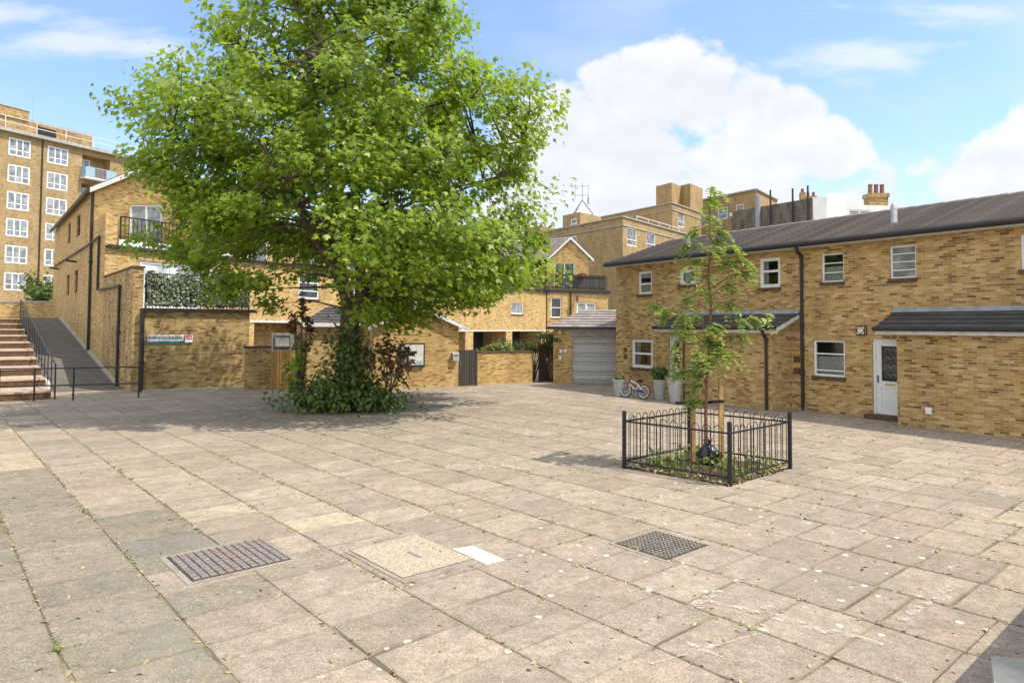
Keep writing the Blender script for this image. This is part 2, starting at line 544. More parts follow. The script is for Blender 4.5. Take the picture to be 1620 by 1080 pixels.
# ------------------------------------------------------------------ mesh helpers
class MB:
    """collects faces in a local frame; build() links ONE mesh object with metric UVs"""
    def __init__(s):
        s.v, s.f, s.uv, s.sm = [], [], [], []

    def face(s, pts, smooth=False, uv=None):
        b = len(s.v)
        pts = [Vector(p) for p in pts]
        s.v += [tuple(p) for p in pts]
        s.f.append(list(range(b, b + len(pts))))
        s.sm.append(smooth)
        if uv is None:
            n = Vector((0, 0, 0))
            for i in range(len(pts)):
                a, c = pts[i], pts[(i + 1) % len(pts)]
                n += Vector(((a.y - c.y) * (a.z + c.z), (a.z - c.z) * (a.x + c.x), (a.x - c.x) * (a.y + c.y)))
            if n.length < 1e-12:
                n = Vector((0, 0, 1))
            n.normalize()
            if abs(n.z) > .97:
                uv = [(p.x, p.y) for p in pts]
            else:
                t = Vector((-n.y, n.x, 0)).normalized()
                w = n.cross(t)
                if abs(n.z) < .05:
                    uv = [(p.dot(t), p.z) for p in pts]
                else:
                    uv = [(p.dot(t), p.dot(w)) for p in pts]
        s.uv += list(uv)

    def box(s, x0, x1, y0, y1, z0, z1):
        a = [(x0, y0, z0), (x1, y0, z0), (x1, y1, z0), (x0, y1, z0), (x0, y0, z1), (x1, y0, z1), (x1, y1, z1), (x0, y1, z1)]
        for q in ((0, 3, 2, 1), (4, 5, 6, 7), (0, 1, 5, 4), (1, 2, 6, 5), (2, 3, 7, 6), (3, 0, 4, 7)):
            s.face([a[i] for i in q])

    def prism(s, poly, z0, z1):
        n = len(poly)
        s.face([(x, y, z1) for x, y in poly])
        s.face([(x, y, z0) for x, y in reversed(poly)])
        for i in range(n):
            a, b = poly[i], poly[(i + 1) % n]
            s.face([(a[0], a[1], z0), (b[0], b[1], z0), (b[0], b[1], z1), (a[0], a[1], z1)])

    def bar(s, p, q, w, h=None, up=(0, 0, 1)):
        h = h or w
        p, q = Vector(p), Vector(q)
        d = (q - p).normalized()
        u = Vector(up)
        if abs(d.dot(u)) > .98:
            u = Vector((0, 1, 0))
        a = d.cross(u).normalized()
        b = a.cross(d)
        c = [p + a * (sx * w / 2) + b * (sy * h / 2) for sx, sy in ((-1, -1), (1, -1), (1, 1), (-1, 1))]
        e = [k + (q - p) for k in c]
        s.face(c[::-1])
        s.face(e)
        for i in range(4):
            j = (i + 1) % 4
            s.face([c[i], c[j], e[j], e[i]])

    def tube(s, pts, rad, n=8, cap=True, smooth=True):
        pts = [Vector(p) for p in pts]
        if not hasattr(rad, '__len__'):
            rad = [rad] * len(pts)
        rings = []
        d = (pts[1] - pts[0]).normalized()
        u = Vector((0, 0, 1)) if abs(d.z) < .9 else Vector((1, 0, 0))
        a = d.cross(u).normalized()
        for i, p in enumerate(pts):
            d = (pts[min(i + 1, len(pts) - 1)] - pts[max(i - 1, 0)]).normalized()
            a = (a - d * a.dot(d)).normalized()
            b = d.cross(a)
            rings.append([p + (a * math.cos(2 * math.pi * k / n) + b * math.sin(2 * math.pi * k / n)) * rad[i] for k in range(n)])
        L = 0
        for i in range(len(pts) - 1):
            l2 = L + (pts[i + 1] - pts[i]).length
            for k in range(n):
                j = (k + 1) % n
                s.face([rings[i][k], rings[i][j], rings[i + 1][j], rings[i + 1][k]], smooth,
                       [(k * .1, L), (k * .1 + .1, L), (k * .1 + .1, l2), (k * .1, l2)])
            L = l2
        if cap:
            s.face(rings[0][::-1])
            s.face(rings[-1])

    def lathe(s, prof, cx=0, cy=0, n=20, smooth=True):
        for (r0, z0), (r1, z1) in zip(prof, prof[1:]):
            for k in range(n):
                a, b = 2 * math.pi * k / n, 2 * math.pi * (k + 1) / n
                q = [(cx + r0 * math.cos(a), cy + r0 * math.sin(a), z0), (cx + r0 * math.cos(b), cy + r0 * math.sin(b), z0),
                     (cx + r1 * math.cos(b), cy + r1 * math.sin(b), z1), (cx + r1 * math.cos(a), cy + r1 * math.sin(a), z1)]
                if r0 < 1e-6:
                    q = q[1:]
                elif r1 < 1e-6:
                    q = q[:3]
                s.face(q, smooth)

    def wall(s, p0, p1, z0, z1, holes=(), depth=.11, top=None):
        """vertical wall sheet seen from the right-hand side of p0->p1, with reveals into the holes (u0,u1,z0,z1)"""
        p0, p1 = Vector((p0[0], p0[1])), Vector((p1[0], p1[1]))
        L = (p1 - p0).length
        d = (p1 - p0) / L
        inn = Vector((-d.y, d.x))

        def P(u, z, k=0.0):
            q = p0 + d * u + inn * k
            return (q.x, q.y, z)
        us = sorted(set([0, L] + [h[0] for h in holes] + [h[1] for h in holes]))
        zs = sorted(set([z0, z1] + [h[2] for h in holes] + [h[3] for h in holes]))
        us = [u for u in us if 0 <= u <= L]
        zs = [z for z in zs if z0 <= z <= z1]
        for i in range(len(us) - 1):
            for j in range(len(zs) - 1):
                cu, cz = (us[i] + us[i + 1]) / 2, (zs[j] + zs[j + 1]) / 2
                if any(h[0] < cu < h[1] and h[2] < cz < h[3] for h in holes):
                    continue
                s.face([P(us[i], zs[j]), P(us[i + 1], zs[j]), P(us[i + 1], zs[j + 1]), P(us[i], zs[j + 1])])
        for h in holes:
            dp = h[4] if len(h) > 4 else depth
            a, b, c, e = h[:4]
            s.face([P(a, c), P(a, c, dp), P(a, e, dp), P(a, e)][::-1])
            s.face([P(b, c), P(b, c, dp), P(b, e, dp), P(b, e)])
            s.face([P(a, e), P(a, e, dp), P(b, e, dp), P(b, e)][::-1])
            s.face([P(a, c), P(a, c, dp), P(b, c, dp), P(b, c)])
        return P

    def courses(s, A, B, C, D_, n, t=.035):
        """tiled slope: eave A->B, ridge D_->C, n stepped courses"""
        A, B, C, D_ = map(Vector, (A, B, C, D_))
        nrm = (B - A).cross(D_ - A).normalized()
        for i in range(n):
            f0, f1 = i / n, (i + 1) / n
            a, b = A.lerp(D_, f0), B.lerp(C, f0)
            c, d = B.lerp(C, f1), A.lerp(D_, f1)
            s.face([a + nrm * t, b + nrm * t, c + nrm * .004, d + nrm * .004])
            s.face([a, b, b + nrm * t, a + nrm * t])
            s.face([a, a + nrm * t, d + nrm * .004, d])
            s.face([b, c, c + nrm * .004, b + nrm * t])
        s.face([A, D_, C, B])

    def build(s, name, material, parent=None, auto=None):
        me = bpy.data.meshes.new(name)
        me.from_pydata(s.v, [], s.f)
        uvl = me.uv_layers.new(name='UVMap')
        uvl.data.foreach_set('uv', np.array(s.uv, dtype=np.float32).ravel())
        me.polygons.foreach_set('use_smooth', s.sm)
        me.materials.append(material)
        me.update()
        o = bpy.data.objects.new(name, me)
        COL.objects.link(o)
        if parent is not None:
            o.parent = parent
        return o


def tag(o, label, cat, group=None):
    o['label'] = label
    o['category'] = cat
    if group:
        o['group'] = group
    return o


def thing(name, label, cat, loc=(0, 0, 0), ux=(1, 0), group=None):
    o = bpy.data.objects.new(name, None)
    COL.objects.link(o)
    o.empty_display_size = .3
    o.location = (loc[0], loc[1], loc[2] if len(loc) > 2 else 0)
    o.rotation_euler = (0, 0, math.atan2(ux[1], ux[0]))
    return tag(o, label, cat, group)


def struct(o):
    o['kind'] = 'structure'
    return o


def fast_mesh(name, verts, nper, material, parent=None, smooth=False):
    """verts: (N, k, 3) array of N separate k-gons"""
    N, k, _ = verts.shape
    me = bpy.data.meshes.new(name)
    me.vertices.add(N * k)
    me.vertices.foreach_set('co', verts.astype(np.float32).ravel())
    me.loops.add(N * k)
    me.loops.foreach_set('vertex_index', np.arange(N * k, dtype=np.int32))
    me.polygons.add(N)
    me.polygons.foreach_set('loop_start', np.arange(0, N * k, k, dtype=np.int32))
    me.polygons.foreach_set('loop_total', np.full(N, k, dtype=np.int32))
    me.materials.append(material)
    me.update(calc_edges=True)
    o = bpy.data.objects.new(name, me)
    COL.objects.link(o)
    if parent is not None:
        o.parent = parent
    return o


STAR = []
for ang, r in ((-90, .55), (-62, .42), (-38, .78), (-18, .45), (14, .98), (38, .48), (90, 1.08), (142, .48), (166, .98), (198, .45), (218, .78), (242, .42)):
    a = R(ang)
    STAR.append((r * math.cos(a), r * math.sin(a) + .2, -.22 * r * r))
STAR = np.array(STAR)
OVAL = np.array([(0, -1, 0), (.42, -.45, .05), (.5, .1, .08), (.3, .65, .02), (0, 1, -.12), (-.3, .65, .02), (-.5, .1, .08), (-.42, -.45, .05)])
BLADE = np.array([(0, -1, 0), (.13, -.2, .02), (.1, .5, -.02), (0, 1, -.15), (-.1, .5, -.02), (-.13, -.2, .02)])


def leaves(centers, normals, sizes, shape, dirs=None):
    """place flat leaf outlines; normals and dirs are (N,3)"""
    n = normals / (np.linalg.norm(normals, axis=1, keepdims=True) + 1e-9)
    d = rng.normal(size=n.shape) if dirs is None else dirs
    d = d - n * (d * n).sum(1, keepdims=True)
    d /= (np.linalg.norm(d, axis=1, keepdims=True) + 1e-9)
    x = np.cross(d, n)
    sh = shape[None] * sizes[:, None, None]
    return centers[:, None, :] + sh[..., 0:1] * x[:, None] + sh[..., 1:2] * d[:, None] + sh[..., 2:3] * n[:, None]


def window(parent, x0, x1, z0, z1, y, style='sash', fw=.06, fm='white', gm='glass', sill=None, name='window', bars=(), vbars=(), rot=None):
    """white frame (part) with pane and sill (sub-parts). y is the depth of the frame face; rot=(p0,d) places it on an oblique wall"""
    f, g = MB(), MB()
    f.box(x0, x0 + fw, y, y + .07, z0, z1)
    f.box(x1 - fw, x1, y, y + .07, z0, z1)
    f.box(x0 + fw, x1 - fw, y, y + .07, z1 - fw, z1)
    f.box(x0 + fw, x1 - fw, y, y + .07, z0, z0 + fw)
    for b in bars:
        zz = z0 + (z1 - z0) * b
        f.box(x0 + fw, x1 - fw, y + .006, y + .066, zz - fw * .33, zz + fw * .33)
    for b in vbars:
        xx = x0 + (x1 - x0) * b
        f.box(xx - fw * .45, xx + fw * .45, y - .003, y + .072, z0 + fw + .001, z1 - fw - .001)
    g.face([(x0 + .02, y + .045, z0 + .02), (x1 - .02, y + .045, z0 + .02), (x1 - .02, y + .045, z1 - .02), (x0 + .02, y + .045, z1 - .02)])
    mbs = [f, g]
    if sill:
        k = MB()
        k.box(x0 - .03, x1 + .03, y - .13, y + .06, z0 - .10, z0 - .004)
        mbs.append(k)
    if rot:
        p0, d = rot
        for mb in mbs:
            mb.v = [(p0[0] + d[0] * x - d[1] * yy, p0[1] + d[1] * x + d[0] * yy, z) for x, yy, z in mb.v]
    o = f.build(name, M[fm], parent)
    g.build('pane', M[gm], o)
    if sill:
        k.build('sill', M[sill], o)
    return o


def pipe(parent, pts, r=.045, m='gutter', name='drainpipe'):
    mb = MB()
    mb.tube(pts, r, 8)
    for p in pts[1:-1]:
        mb.tube([Vector(p) + Vector((0, 0, -.05)), Vector(p) + Vector((0, 0, .05))], r * 1.35, 8)
    return mb.build(name, M[m], parent)


# ------------------------------------------------------------------ ground and paving
E1, E2 = Vector((.755, .656)), Vector((.656, -.755))
gmb = MB()
gmb.face([(-900, -300, -.03), (900, -300, -.03), (900, 1500, -.03), (-900, 1500, -.03)])
go = struct(gmb.build('ground', M['joint']))
jmb = MB()
jmb.face([(-26, .5, -.0085), (18, .5, -.0085), (18, 36, -.0085), (-26, 36, -.0085)])
struct(jmb.build('paving_joints', M['joint']))
A0 = 3.55


def slabs():
    V, F, T, ED = [], [], [], []
    k0 = -26
    for k in range(k0, 40):
        a0, a1 = A0 + k * .89, A0 + (k + 1) * .89
        r2 = random.Random(k * 7 + 1)
        off = -5.0 + r2.choice((0, 0, 0, .02, -.03, .3)) + r2.uniform(-.015, .015)
        b = off - 62 * .65
        prevgrey = 0
        while b < 6:
            h = .65 if r2.random() < .86 else .325
            b0, b1 = b, b + h
            b += h
            ca, cb = (a0 + a1) / 2, (b0 + b1) / 2
            c = E1 * ca + E2 * cb
            if not (-26 < c.x < 17 and 1.0 < c.y < 35):
                continue
            # colours: pink-buff everywhere, a grey strip at the left, odd grey slabs
            grey = ca < 1.77 and cb > -14.7 and r2.random() < .96
            if 1.77 < ca < 2.66 and -9.6 < cb < -7.4:
                grey = True
            if not grey:
                p = .06 if prevgrey == 0 else .3
                grey = r2.random() < (p if ca > 2.6 else .07)
                prevgrey = 1 if grey else 0
            br = r2.uniform(.86, 1.09)
            if grey:
                col = Vector((.262, .226, .166)) * br
                if ca > 2.6:
                    col = col.lerp(Vector((.37, .295, .215)), r2.uniform(.35, .85))
                if r2.random() < .12 and ca < 2.6:
                    col = Vector((.215, .192, .152)) * br
            else:
                w = r2.random()
                col = Vector((.358, .285, .214)).lerp(Vector((.376, .314, .236)), w) * br
                if r2.random() < .012:
                    col = Vector((.42, .355, .24)) * br
                if ca < 1.77:
                    col = Vector((.42, .335, .23)) * br
            g1, g2, bv = r2.uniform(.002, .006), r2.uniform(.002, .006), .006
            q = [(a0 + g1, b0 + g2), (a1 - g1, b0 + g2), (a1 - g1, b1 - g2), (a0 + g1, b1 - g2)]
            for ci, (sa, sb_) in enumerate(((1, 1), (-1, 1), (-1, -1), (1, -1))):     # worn, chipped corners
                if r2.random() < .12:
                    q[ci] = (q[ci][0] + sa * r2.uniform(0, .03), q[ci][1] + sb_ * r2.uniform(0, .03))
            zc = r2.gauss(0, .0014)
            tx, ty = r2.gauss(0, .0018), r2.gauss(0, .0018)
            base = len(V)
            for (aa, bb), ins in [(x, 0) for x in q] + [(x, 1) for x in q] + [(x, 2) for x in q]:
                if ins:
                    k_ = bv if ins == 1 else .075
                    aa += k_ if aa < ca else -k_
                    bb += k_ if bb < cb else -k_
                ED.append(0.0 if ins < 2 else 1.0)
                w = E1 * aa + E2 * bb
                z = zc + (aa - ca) * tx + (bb - cb) * ty + (0 if ins else -.010)
                V.append((w.x, w.y, z))
            F.append([base + 8, base + 11, base + 10, base + 9])
            for i in range(4):
                j = (i + 1) % 4
                F.append([base + j, base + i, base + 4 + i, base + 4 + j])
                F.append([base + 4 + j, base + 4 + i, base + 8 + i, base + 8 + j])
            T += [tuple(col) + (1,)] * 9
    me = bpy.data.meshes.new('paving')
    me.from_pydata(V, [], F)
    at = me.attributes.new('tint', 'FLOAT_COLOR', 'FACE')
    at.data.foreach_set('color', np.array(T, dtype=np.float32).ravel())
    a2 = me.attributes.new('middle', 'FLOAT', 'POINT')
    a2.data.foreach_set('value', np.array(ED, dtype=np.float32))
    me.materials.append(M['slab'])
    me.update()
    o = bpy.data.objects.new('paving', me)
    COL.objects.link(o)
    return struct(o)


slabs()


def q2(ctr, hx, hy):
    """corners of a rectangle laid on the paving grid: hx along E1, hy along E2"""
    c = Vector(ctr)
    return [c - E1 * hx - E2 * hy, c + E1 * hx - E2 * hy, c + E1 * hx + E2 * hy, c - E1 * hx + E2 * hy]


def ccw(p):
    a = sum(p[i][0] * p[(i + 1) % len(p)][1] - p[(i + 1) % len(p)][0] * p[i][1] for i in range(len(p)))
    return p if a > 0 else p[::-1]


def prism_of(pts, z0, z1):
    mb = MB()
    mb.prism(ccw([tuple(p) for p in pts]), z0, z1)
    return mb


# rusty cover, left
mc = thing('manhole_cover', 'rusty rectangular iron manhole cover with studded rows at left of the foreground paving', 'manhole cover')
prism_of(q2((-3.02, 7.42), .56, .52), -.02, .0055).build('surround', M['aggregate'], mc)
prism_of(q2((-3.02, 7.42), .50, .46), -.02, .0085).build('frame', M['oldwood'], mc)
lid = prism_of(q2((-3.02, 7.42), .485, .445), -.02, .0115).build('lid', M['concrete_dk2'], mc)
st = MB()
for i in range(12):
    for j in range(9):
        c = Vector((-3.02, 7.42)) + E1 * (-.445 + i * .081) + E2 * (-.40 + j * .1)
        st.prism(ccw([tuple(p_) for p_ in q2(c, .029, .041)]), .0115, .016)
st.build('tread_studs', M['rust'], lid)
# chequered cover, right
mc2 = thing('drain_cover', 'grey chequered iron drain cover with dark diagonal studs at right of the foreground paving', 'drain cover')
CT = (1.74, 7.98)
prism_of(q2(CT, .44, .42), -.02, .0055).build('surround', M['aggregate'], mc2)
prism_of(q2(CT, .39, .37), -.02, .008).build('frame', M['oldwood'], mc2)
lid2 = prism_of(q2(CT, .375, .355), -.02, .0095).build('lid', M['concrete_dk2'], mc2)
st = MB()
for i in range(12):
    for j in range(12):
        c = Vector(CT) + E1 * (-.34 + i * .062) + E2 * (-.32 + j * .058)
        s_ = 1 if (i + j) % 2 else -1
        u_ = (E1 + E2 * s_).normalized() * .026
        w_ = (E1 - E2 * s_).normalized() * .012
        st.prism(ccw([tuple(c + u_), tuple(c + w_), tuple(c - u_), tuple(c - w_)]), .0095, .02)
st.build('tread_studs', M['aggregate'], lid2)
# gravel filled inspection cover
ic = thing('inspection_cover', 'square inspection cover filled with yellow gravel, with one short keyhole slot', 'inspection cover')
IC = (-1.1, 7.58)
prism_of(q2(IC, .50, .68), -.02, .0055).build('surround', M['aggregate'], ic)
prism_of(q2(IC, .445, .56), -.02, .0075).build('frame', M['oldwood'], ic)
prism_of(q2(IC, .437, .552), -.02, .0095).build('infill', M['gravel'], ic)
prism_of(q2((-1.05, 7.56), .02, .13), -.02, .0125).build('keyhole', M['rust'], ic)
ws = prism_of([Vector(p) for p in ((-.65, 7.77), (-.26, 7.28), (-.06, 7.42), (-.43, 7.88))], -.02, .010).build('paving_patch', M['slabwhite'])
tag(ws, 'narrow clean white replacement slab beside the gravel filled cover', 'slab')

# worn paint on the slabs
pm = MB()
for a, b, w in (((1.40, 5.53), (1.62, 5.28), .06), ((1.05, 5.17), (2.09, 5.72), .03), ((1.6, 6.2), (2.0, 6.6), .10), ((1.8, 6.35), (2.2, 6.1), .08), ((2.25, 6.15), (2.4, 6.3), .12),
                ((2.3, 6.05), (2.95, 5.5), .10), ((2.35, 5.95), (2.75, 5.65), .05), ((3.36, 5.96), (3.7, 6.26), .08), ((3.75, 6.3), (4.3, 6.75), .09), ((2.1, 6.15), (2.6, 5.7), .05)):
    a, b = Vector(a), Vector(b)
    n = Vector((-(b - a).y, (b - a).x)).normalized() * w / 2
    nn = 10
    up = [a.lerp(b, i / nn) + n * rnd.uniform(.4, 1.15) for i in range(nn + 1)]
    dn = [a.lerp(b, i / nn) - n * rnd.uniform(.4, 1.15) for i in range(nn + 1)]
    for i in range(nn):
        pm.face([(dn[i].x, dn[i].y, .009), (dn[i + 1].x, dn[i + 1].y, .009), (up[i + 1].x, up[i + 1].y, .009), (up[i].x, up[i].y, .009)])
struct(pm.build('painted_marking', M['paint']))

# litter: dry bits collected in the joints
N = 9000
c = np.zeros((N, 3))
kk = rng.integers(-9, 16, N)
onj = rng.random(N) < .6
a = np.where(onj, A0 + kk * .89 + rng.normal(0, .03, N), rng.uniform(-6, 20, N))
b = rng.uniform(-16, 3, N)
b = np.where(rng.random(N) < .35, np.round((b + 5) / .65) * .65 - 5 + rng.normal(0, .03, N), b)
c[:, 0], c[:, 1] = E1.x * a + E2.x * b, E1.y * a + E2.y * b
ring, ra_n = rng.uniform(0, 6.283, 1500), rng.uniform(1.3, 4.2, 1500)
c = np.concatenate([c, np.stack([-5.0 + ra_n * np.cos(ring), 20.2 + ra_n * .75 * np.sin(ring), np.zeros(1500)], 1)])
wl_t = rng.uniform(-8, 5, 900)
wl_d = -np.abs(rng.normal(.05, .25, 900)) - .03
c = np.concatenate([c, np.stack([8.95 + .554 * wl_t + .832 * (wl_d - np.where(wl_t < -.2, 1.0, np.where(wl_t > 3.3, .8, 0))), 21.3 - .832 * wl_t + .554 * (wl_d - np.where(wl_t < -.2, 1.0, np.where(wl_t > 3.3, .8, 0))), np.zeros(900)], 1)])
ok = (c[:, 1] > 3.5) & (c[:, 1] < 29) & (c[:, 0] > -10) & (c[:, 0] < 12.5)
c = c[ok]
N = len(c)
c[:, 2] = rng.uniform(.004, .012, N)
nr = rng.normal(0, .35, (N, 3))
nr[:, 2] = 1
fast_mesh('leaf_litter', leaves(c, nr, rng.uniform(.008, .034, N), OVAL), 8, M['straw'])['kind'] = 'stuff'
# joint weeds
N = 420
jc = []
for i in range(70):
    k_, j_ = rng.integers(-7, 12), rng.integers(-16, 4)
    p_ = E1 * (A0 + k_ * .89) + E2 * (-5 + j_ * .65)
    if 4 < p_.y < 18 and abs(p_.x) < 9:
        for q_ in range(rng.integers(8, 26)):
            w_ = p_ + (E1 if rng.random() < .3 else E2) * rng.normal(0, .11)
            jc.append((w_.x + rng.normal(0, .012), w_.y + rng.normal(0, .012), .012))
jc = np.array(jc)
nr = rng.normal(0, .8, (len(jc), 3))
nr[:, 2] = np.abs(nr[:, 2]) + .5
fast_mesh('joint_weeds', leaves(jc, nr, rng.uniform(.012, .032, len(jc)), BLADE * np.array([1.6, 1, 1])), 6, M['leaf_weed'])['kind'] = 'stuff'

# low wall off to the right with the corner of a block, whose shadow falls into the picture
bw = thing('boundary_wall', 'low concrete wall of the entrance landing at the lower right edge', 'wall')
w = MB()
p, q = Vector((3.48, 4.55)), Vector((8.5, 9.0))
dv = (q - p).normalized()
nv = Vector((dv.y, -dv.x))
w.prism(ccw([tuple(p), tuple(q), tuple(q + nv * .3), tuple(p + nv * .3)]), -.02, .90)
bwo = w.build('wall', M['concrete'], bw)
blk = MB()
c0 = Vector((3.40, 4.92))
blk.prism(ccw([tuple(c0), tuple(c0 - Vector((.35, .55))), tuple(c0 + Vector((.55, -.65))), tuple(c0 + Vector((.38, -.1)))]), -.02, .2)
tag(blk.build('concrete_block', M['concrete']), 'pale concrete kerb block in the shade at the bottom right corner', 'block')

# ------------------------------------------------------------------ right hand houses
RO, RU = (8.95, 21.3), (.554, -.832)


def house(name, label, x0, x1, holes, wins):
    h = thing(name, label, 'house', RO, RU)
    w = MB()
    hx = [(a - x0, b - x0, c_, d_) for a, b, c_, d_ in holes]
    w.wall((x0, 0), (x1, 0), -.2, 5.1, hx, .1)
    w.wall((x1, 0), (x1, 7), -.2, 5.1)
    w.wall((x1, 7), (x0, 7), -.2, 5.1)
    w.wall((x0, 7), (x0, 0), -.2, 5.1)
    for xx in (x0, x1):
        tri = [(xx, 0, 5.1), (xx, 7, 5.1), (xx, 3.5, 6.28)]
        w.face(tri if xx == x1 else tri[::-1])
    w.build('wall', M['brick_o'], h)
    r = MB()
    a, b = x0 - (.3 if x0 < -5 else 0), x1 + (.3 if x1 > 5 else 0)
    r.courses((a, -.34, 5.13), (b, -.34, 5.13), (b, 3.5, 6.37), (a, 3.5, 6.37), 13, .072)
    r.courses((b, 7.34, 5.13), (a, 7.34, 5.13), (a, 3.5, 6.365), (b, 3.5, 6.365), 13)
    ro = r.build('roof', M['tile'], h)
    rg = MB()
    n = int((b - a) / .42)
    for i in range(n):
        xa, xb = a + (b - a) * i / n, a + (b - a) * (i + 1) / n
        rg.tube([(xa, 3.5, 6.33 + .004 * (i % 2)), (xb - .008, 3.5, 6.345 + .004 * (i % 2))], .11, 8)
    rg.build('ridge_tiles', M['tile'], ro)
    gt = MB()
    gt.tube([(a - .03, -.37, 5.08), ((a + b) / 2, -.37, 5.09), (b + .03, -.37, 5.08)], .075, 8)
    gt.build('gutter', M['gutter'], ro)
    fb = MB()
    fb.box(a, b, -.30, -.27, 4.98, 5.10)
    fb.box(a, b, -.27, 0.0, 4.985, 5.005)
    fb.build('fascia', M['offwhite'], ro)
    for wn in wins:
        kw = dict(wn)
        xa, xb, za, zb_ = kw.pop('x0'), kw.pop('x1'), kw.pop('z0'), kw.pop('z1')
        cur = kw.pop('cur', 0)
        if kw.get('gm', 'glass') == 'glass':
            kw['gm'] = 'glass_clear'
        wo_ = window(h, xa, xb, za, zb_, .05, **kw)
        rm_ = MB()
        rm_.face([(xa, .9, za), (xb, .9, za), (xb, .9, zb_), (xa, .9, zb_)])
        rm_.face([(xa, .1, za), (xb, .1, za), (xb, .9, za), (xa, .9, za)])
        rm_.face([(xa, .1, zb_), (xa, .9, zb_), (xb, .9, zb_), (xb, .1, zb_)])
        rm_.face([(xa, .1, za), (xa, .9, za), (xa, .9, zb_), (xa, .1, zb_)])
        rm_.face([(xb, .1, za), (xb, .1, zb_), (xb, .9, zb_), (xb, .9, za)])
        rm_.build('room', M['room'], wo_)
        if cur:
            cm_ = MB()
            ww = xb - xa
            for s0, s1 in (((.04, .30), (.74, .97)) if cur == 1 else ((.03, .97),)):
                n_ = max(6, int((s1 - s0) * ww / .03))
                for i in range(n_):
                    u0_, u1_ = xa + ww * (s0 + (s1 - s0) * i / n_), xa + ww * (s0 + (s1 - s0) * (i + 1) / n_)
                    y0_, y1_ = .17 + .02 * (i % 2), .17 + .02 * ((i + 1) % 2)
                    zt = zb_ if cur < 3 else za + (zb_ - za) * .55
                    cm_.face([(u0_, y0_, za), (u1_, y1_, za), (u1_, y1_, zt), (u0_, y0_, zt)])
            cm_.build('curtain', M['curtain'], wo_)
    return h


def lintel(h, x0, x1, z):
    """soldier course of upright bricks over an opening, 4 mm proud"""
    mb = MB()
    n = int((x1 - x0) / .075)
    for i in range(n):
        xa = x0 + (x1 - x0) * i / n
        mb.box(xa + .004, xa + (x1 - x0) / n - .004, -.006, .02, z, z + .21)
    return mb.build('soldier_course', M['brick_o'], h)


wa = [dict(x0=-7.08, x1=-6.32, z0=3.82, z1=4.72, fw=.09, bars=(.45,), cur=3, sill='brick_sill'),
      dict(x0=-4.9, x1=-4.12, z0=4.10, z1=4.66, fw=.12, bars=(), sill='brick_sill'),
      dict(x0=-1.42, x1=-.64, z0=3.83, z1=4.80, fw=.11, bars=(.55,), cur=1, sill='brick_sill'),
      dict(x0=-7.45, x1=-6.28, z0=.92, z1=2.04, fw=.11, bars=(.5,), cur=1, sill='brick_sill')]
wb = [dict(x0=.78, x1=1.48, z0=3.90, z1=4.76, fw=.045, bars=(.33, .66), cur=3, sill='brick_sill'),
      dict(x0=2.82, x1=3.52, z0=3.90, z1=4.80, fw=.045, bars=(.25, .5, .75), gm='glass_pale', sill='brick_sill'),
      dict(x0=5.92, x1=6.75, z0=3.95, z1=4.80, fw=.05, bars=(.5,), gm='glass_white', sill='brick_sill'),
      dict(x0=8.6, x1=9.4, z0=3.90, z1=4.80, fw=.05, bars=(.5,), sill='brick_sill'),
      dict(x0=.48, x1=1.48, z0=1.08, z1=2.16, fw=.06, bars=(.16, .62), cur=3, sill='brick_sill')]
hb = lambda L: [(d['x0'], d['x1'], d['z0'], d['z1']) for d in L]
houseA = house('brick_house', 'two storey yellow brick house left of the black drainpipe, with planters by its wall', -8.36, .15, hb(wa) + [(-5.42, -4.5, .05, 2.2)], wa)
houseB = house('brick_house', 'two storey yellow brick house at the right edge with a white front door', .15, 13.5, hb(wb) + [(2.3, 3.22, .12, 2.22)], wb)
for x0, x1, z in ((-7.5, -6.23, 2.05),):
    lintel(houseA, x0, x1, z)
lintel(houseB, .44, 1.52, 2.17)
lintel(houseB, 2.26, 3.26, 2.23)
# front door B
dm = MB()
dm.box(2.3, 2.37, .03, .10, .12, 2.22)
dm.box(3.15, 3.22, .03, .10, .12, 2.22)
dm.box(2.37, 3.15, .03, .10, 2.15, 2.22)
dm.build('door_frame', M['white'], houseB)
dm = MB()
dm.box(2.37, 2.52, .055, .10, .13, 2.15)
dm.box(3.0, 3.15, .055, .10, .13, 2.15)
dm.box(2.52, 3.0, .055, .10, 2.03, 2.15)
dm.box(2.52, 3.0, .055, .10, .88, 1.05)
dm.box(2.52, 3.0, .055, .10, .13, .28)
dm.box(2.52, 3.0, .075, .10, .28, .88)
dm.box(2.57, 2.95, .062, .08, .33, .83)
door = dm.build('front_door', M['white'], houseB)
dg = MB()
dg.face([(2.52, .08, 1.05), (3.0, .08, 1.05), (3.0, .08, 2.03), (2.52, .08, 2.03)])
dg.build('door_glass', M['glass'], door)
for k in range(4):
    sc = MB()
    for s_ in (1, -1):
        pts = []
        for i in range(15):
            t_ = i / 14 * 4.2
            r_ = .10 * (1 - t_ / 5.2)
            pts.append((2.76 + s_ * (.01 + .1 - r_ * math.cos(t_)), .072, 1.17 + k * .235 + r_ * math.sin(t_)))
        sc.tube(pts, .006, 4)
    sc.build('ironwork_scroll', M['silver'], door)
lp = MB()
lp.box(2.62, 2.90, .048, .056, .93, .99)
lp.build('letter_plate', M['gold'], door)
kh = MB()
kh.box(2.41, 2.44, .03, .056, 1.0, 1.2)
kh.build('handle', M['black'], door)
ds = MB()
ds.box(2.2, 3.34, -.32, .0, -.02, .12)
ds.build('door_step', M['brick_sill'], houseB)
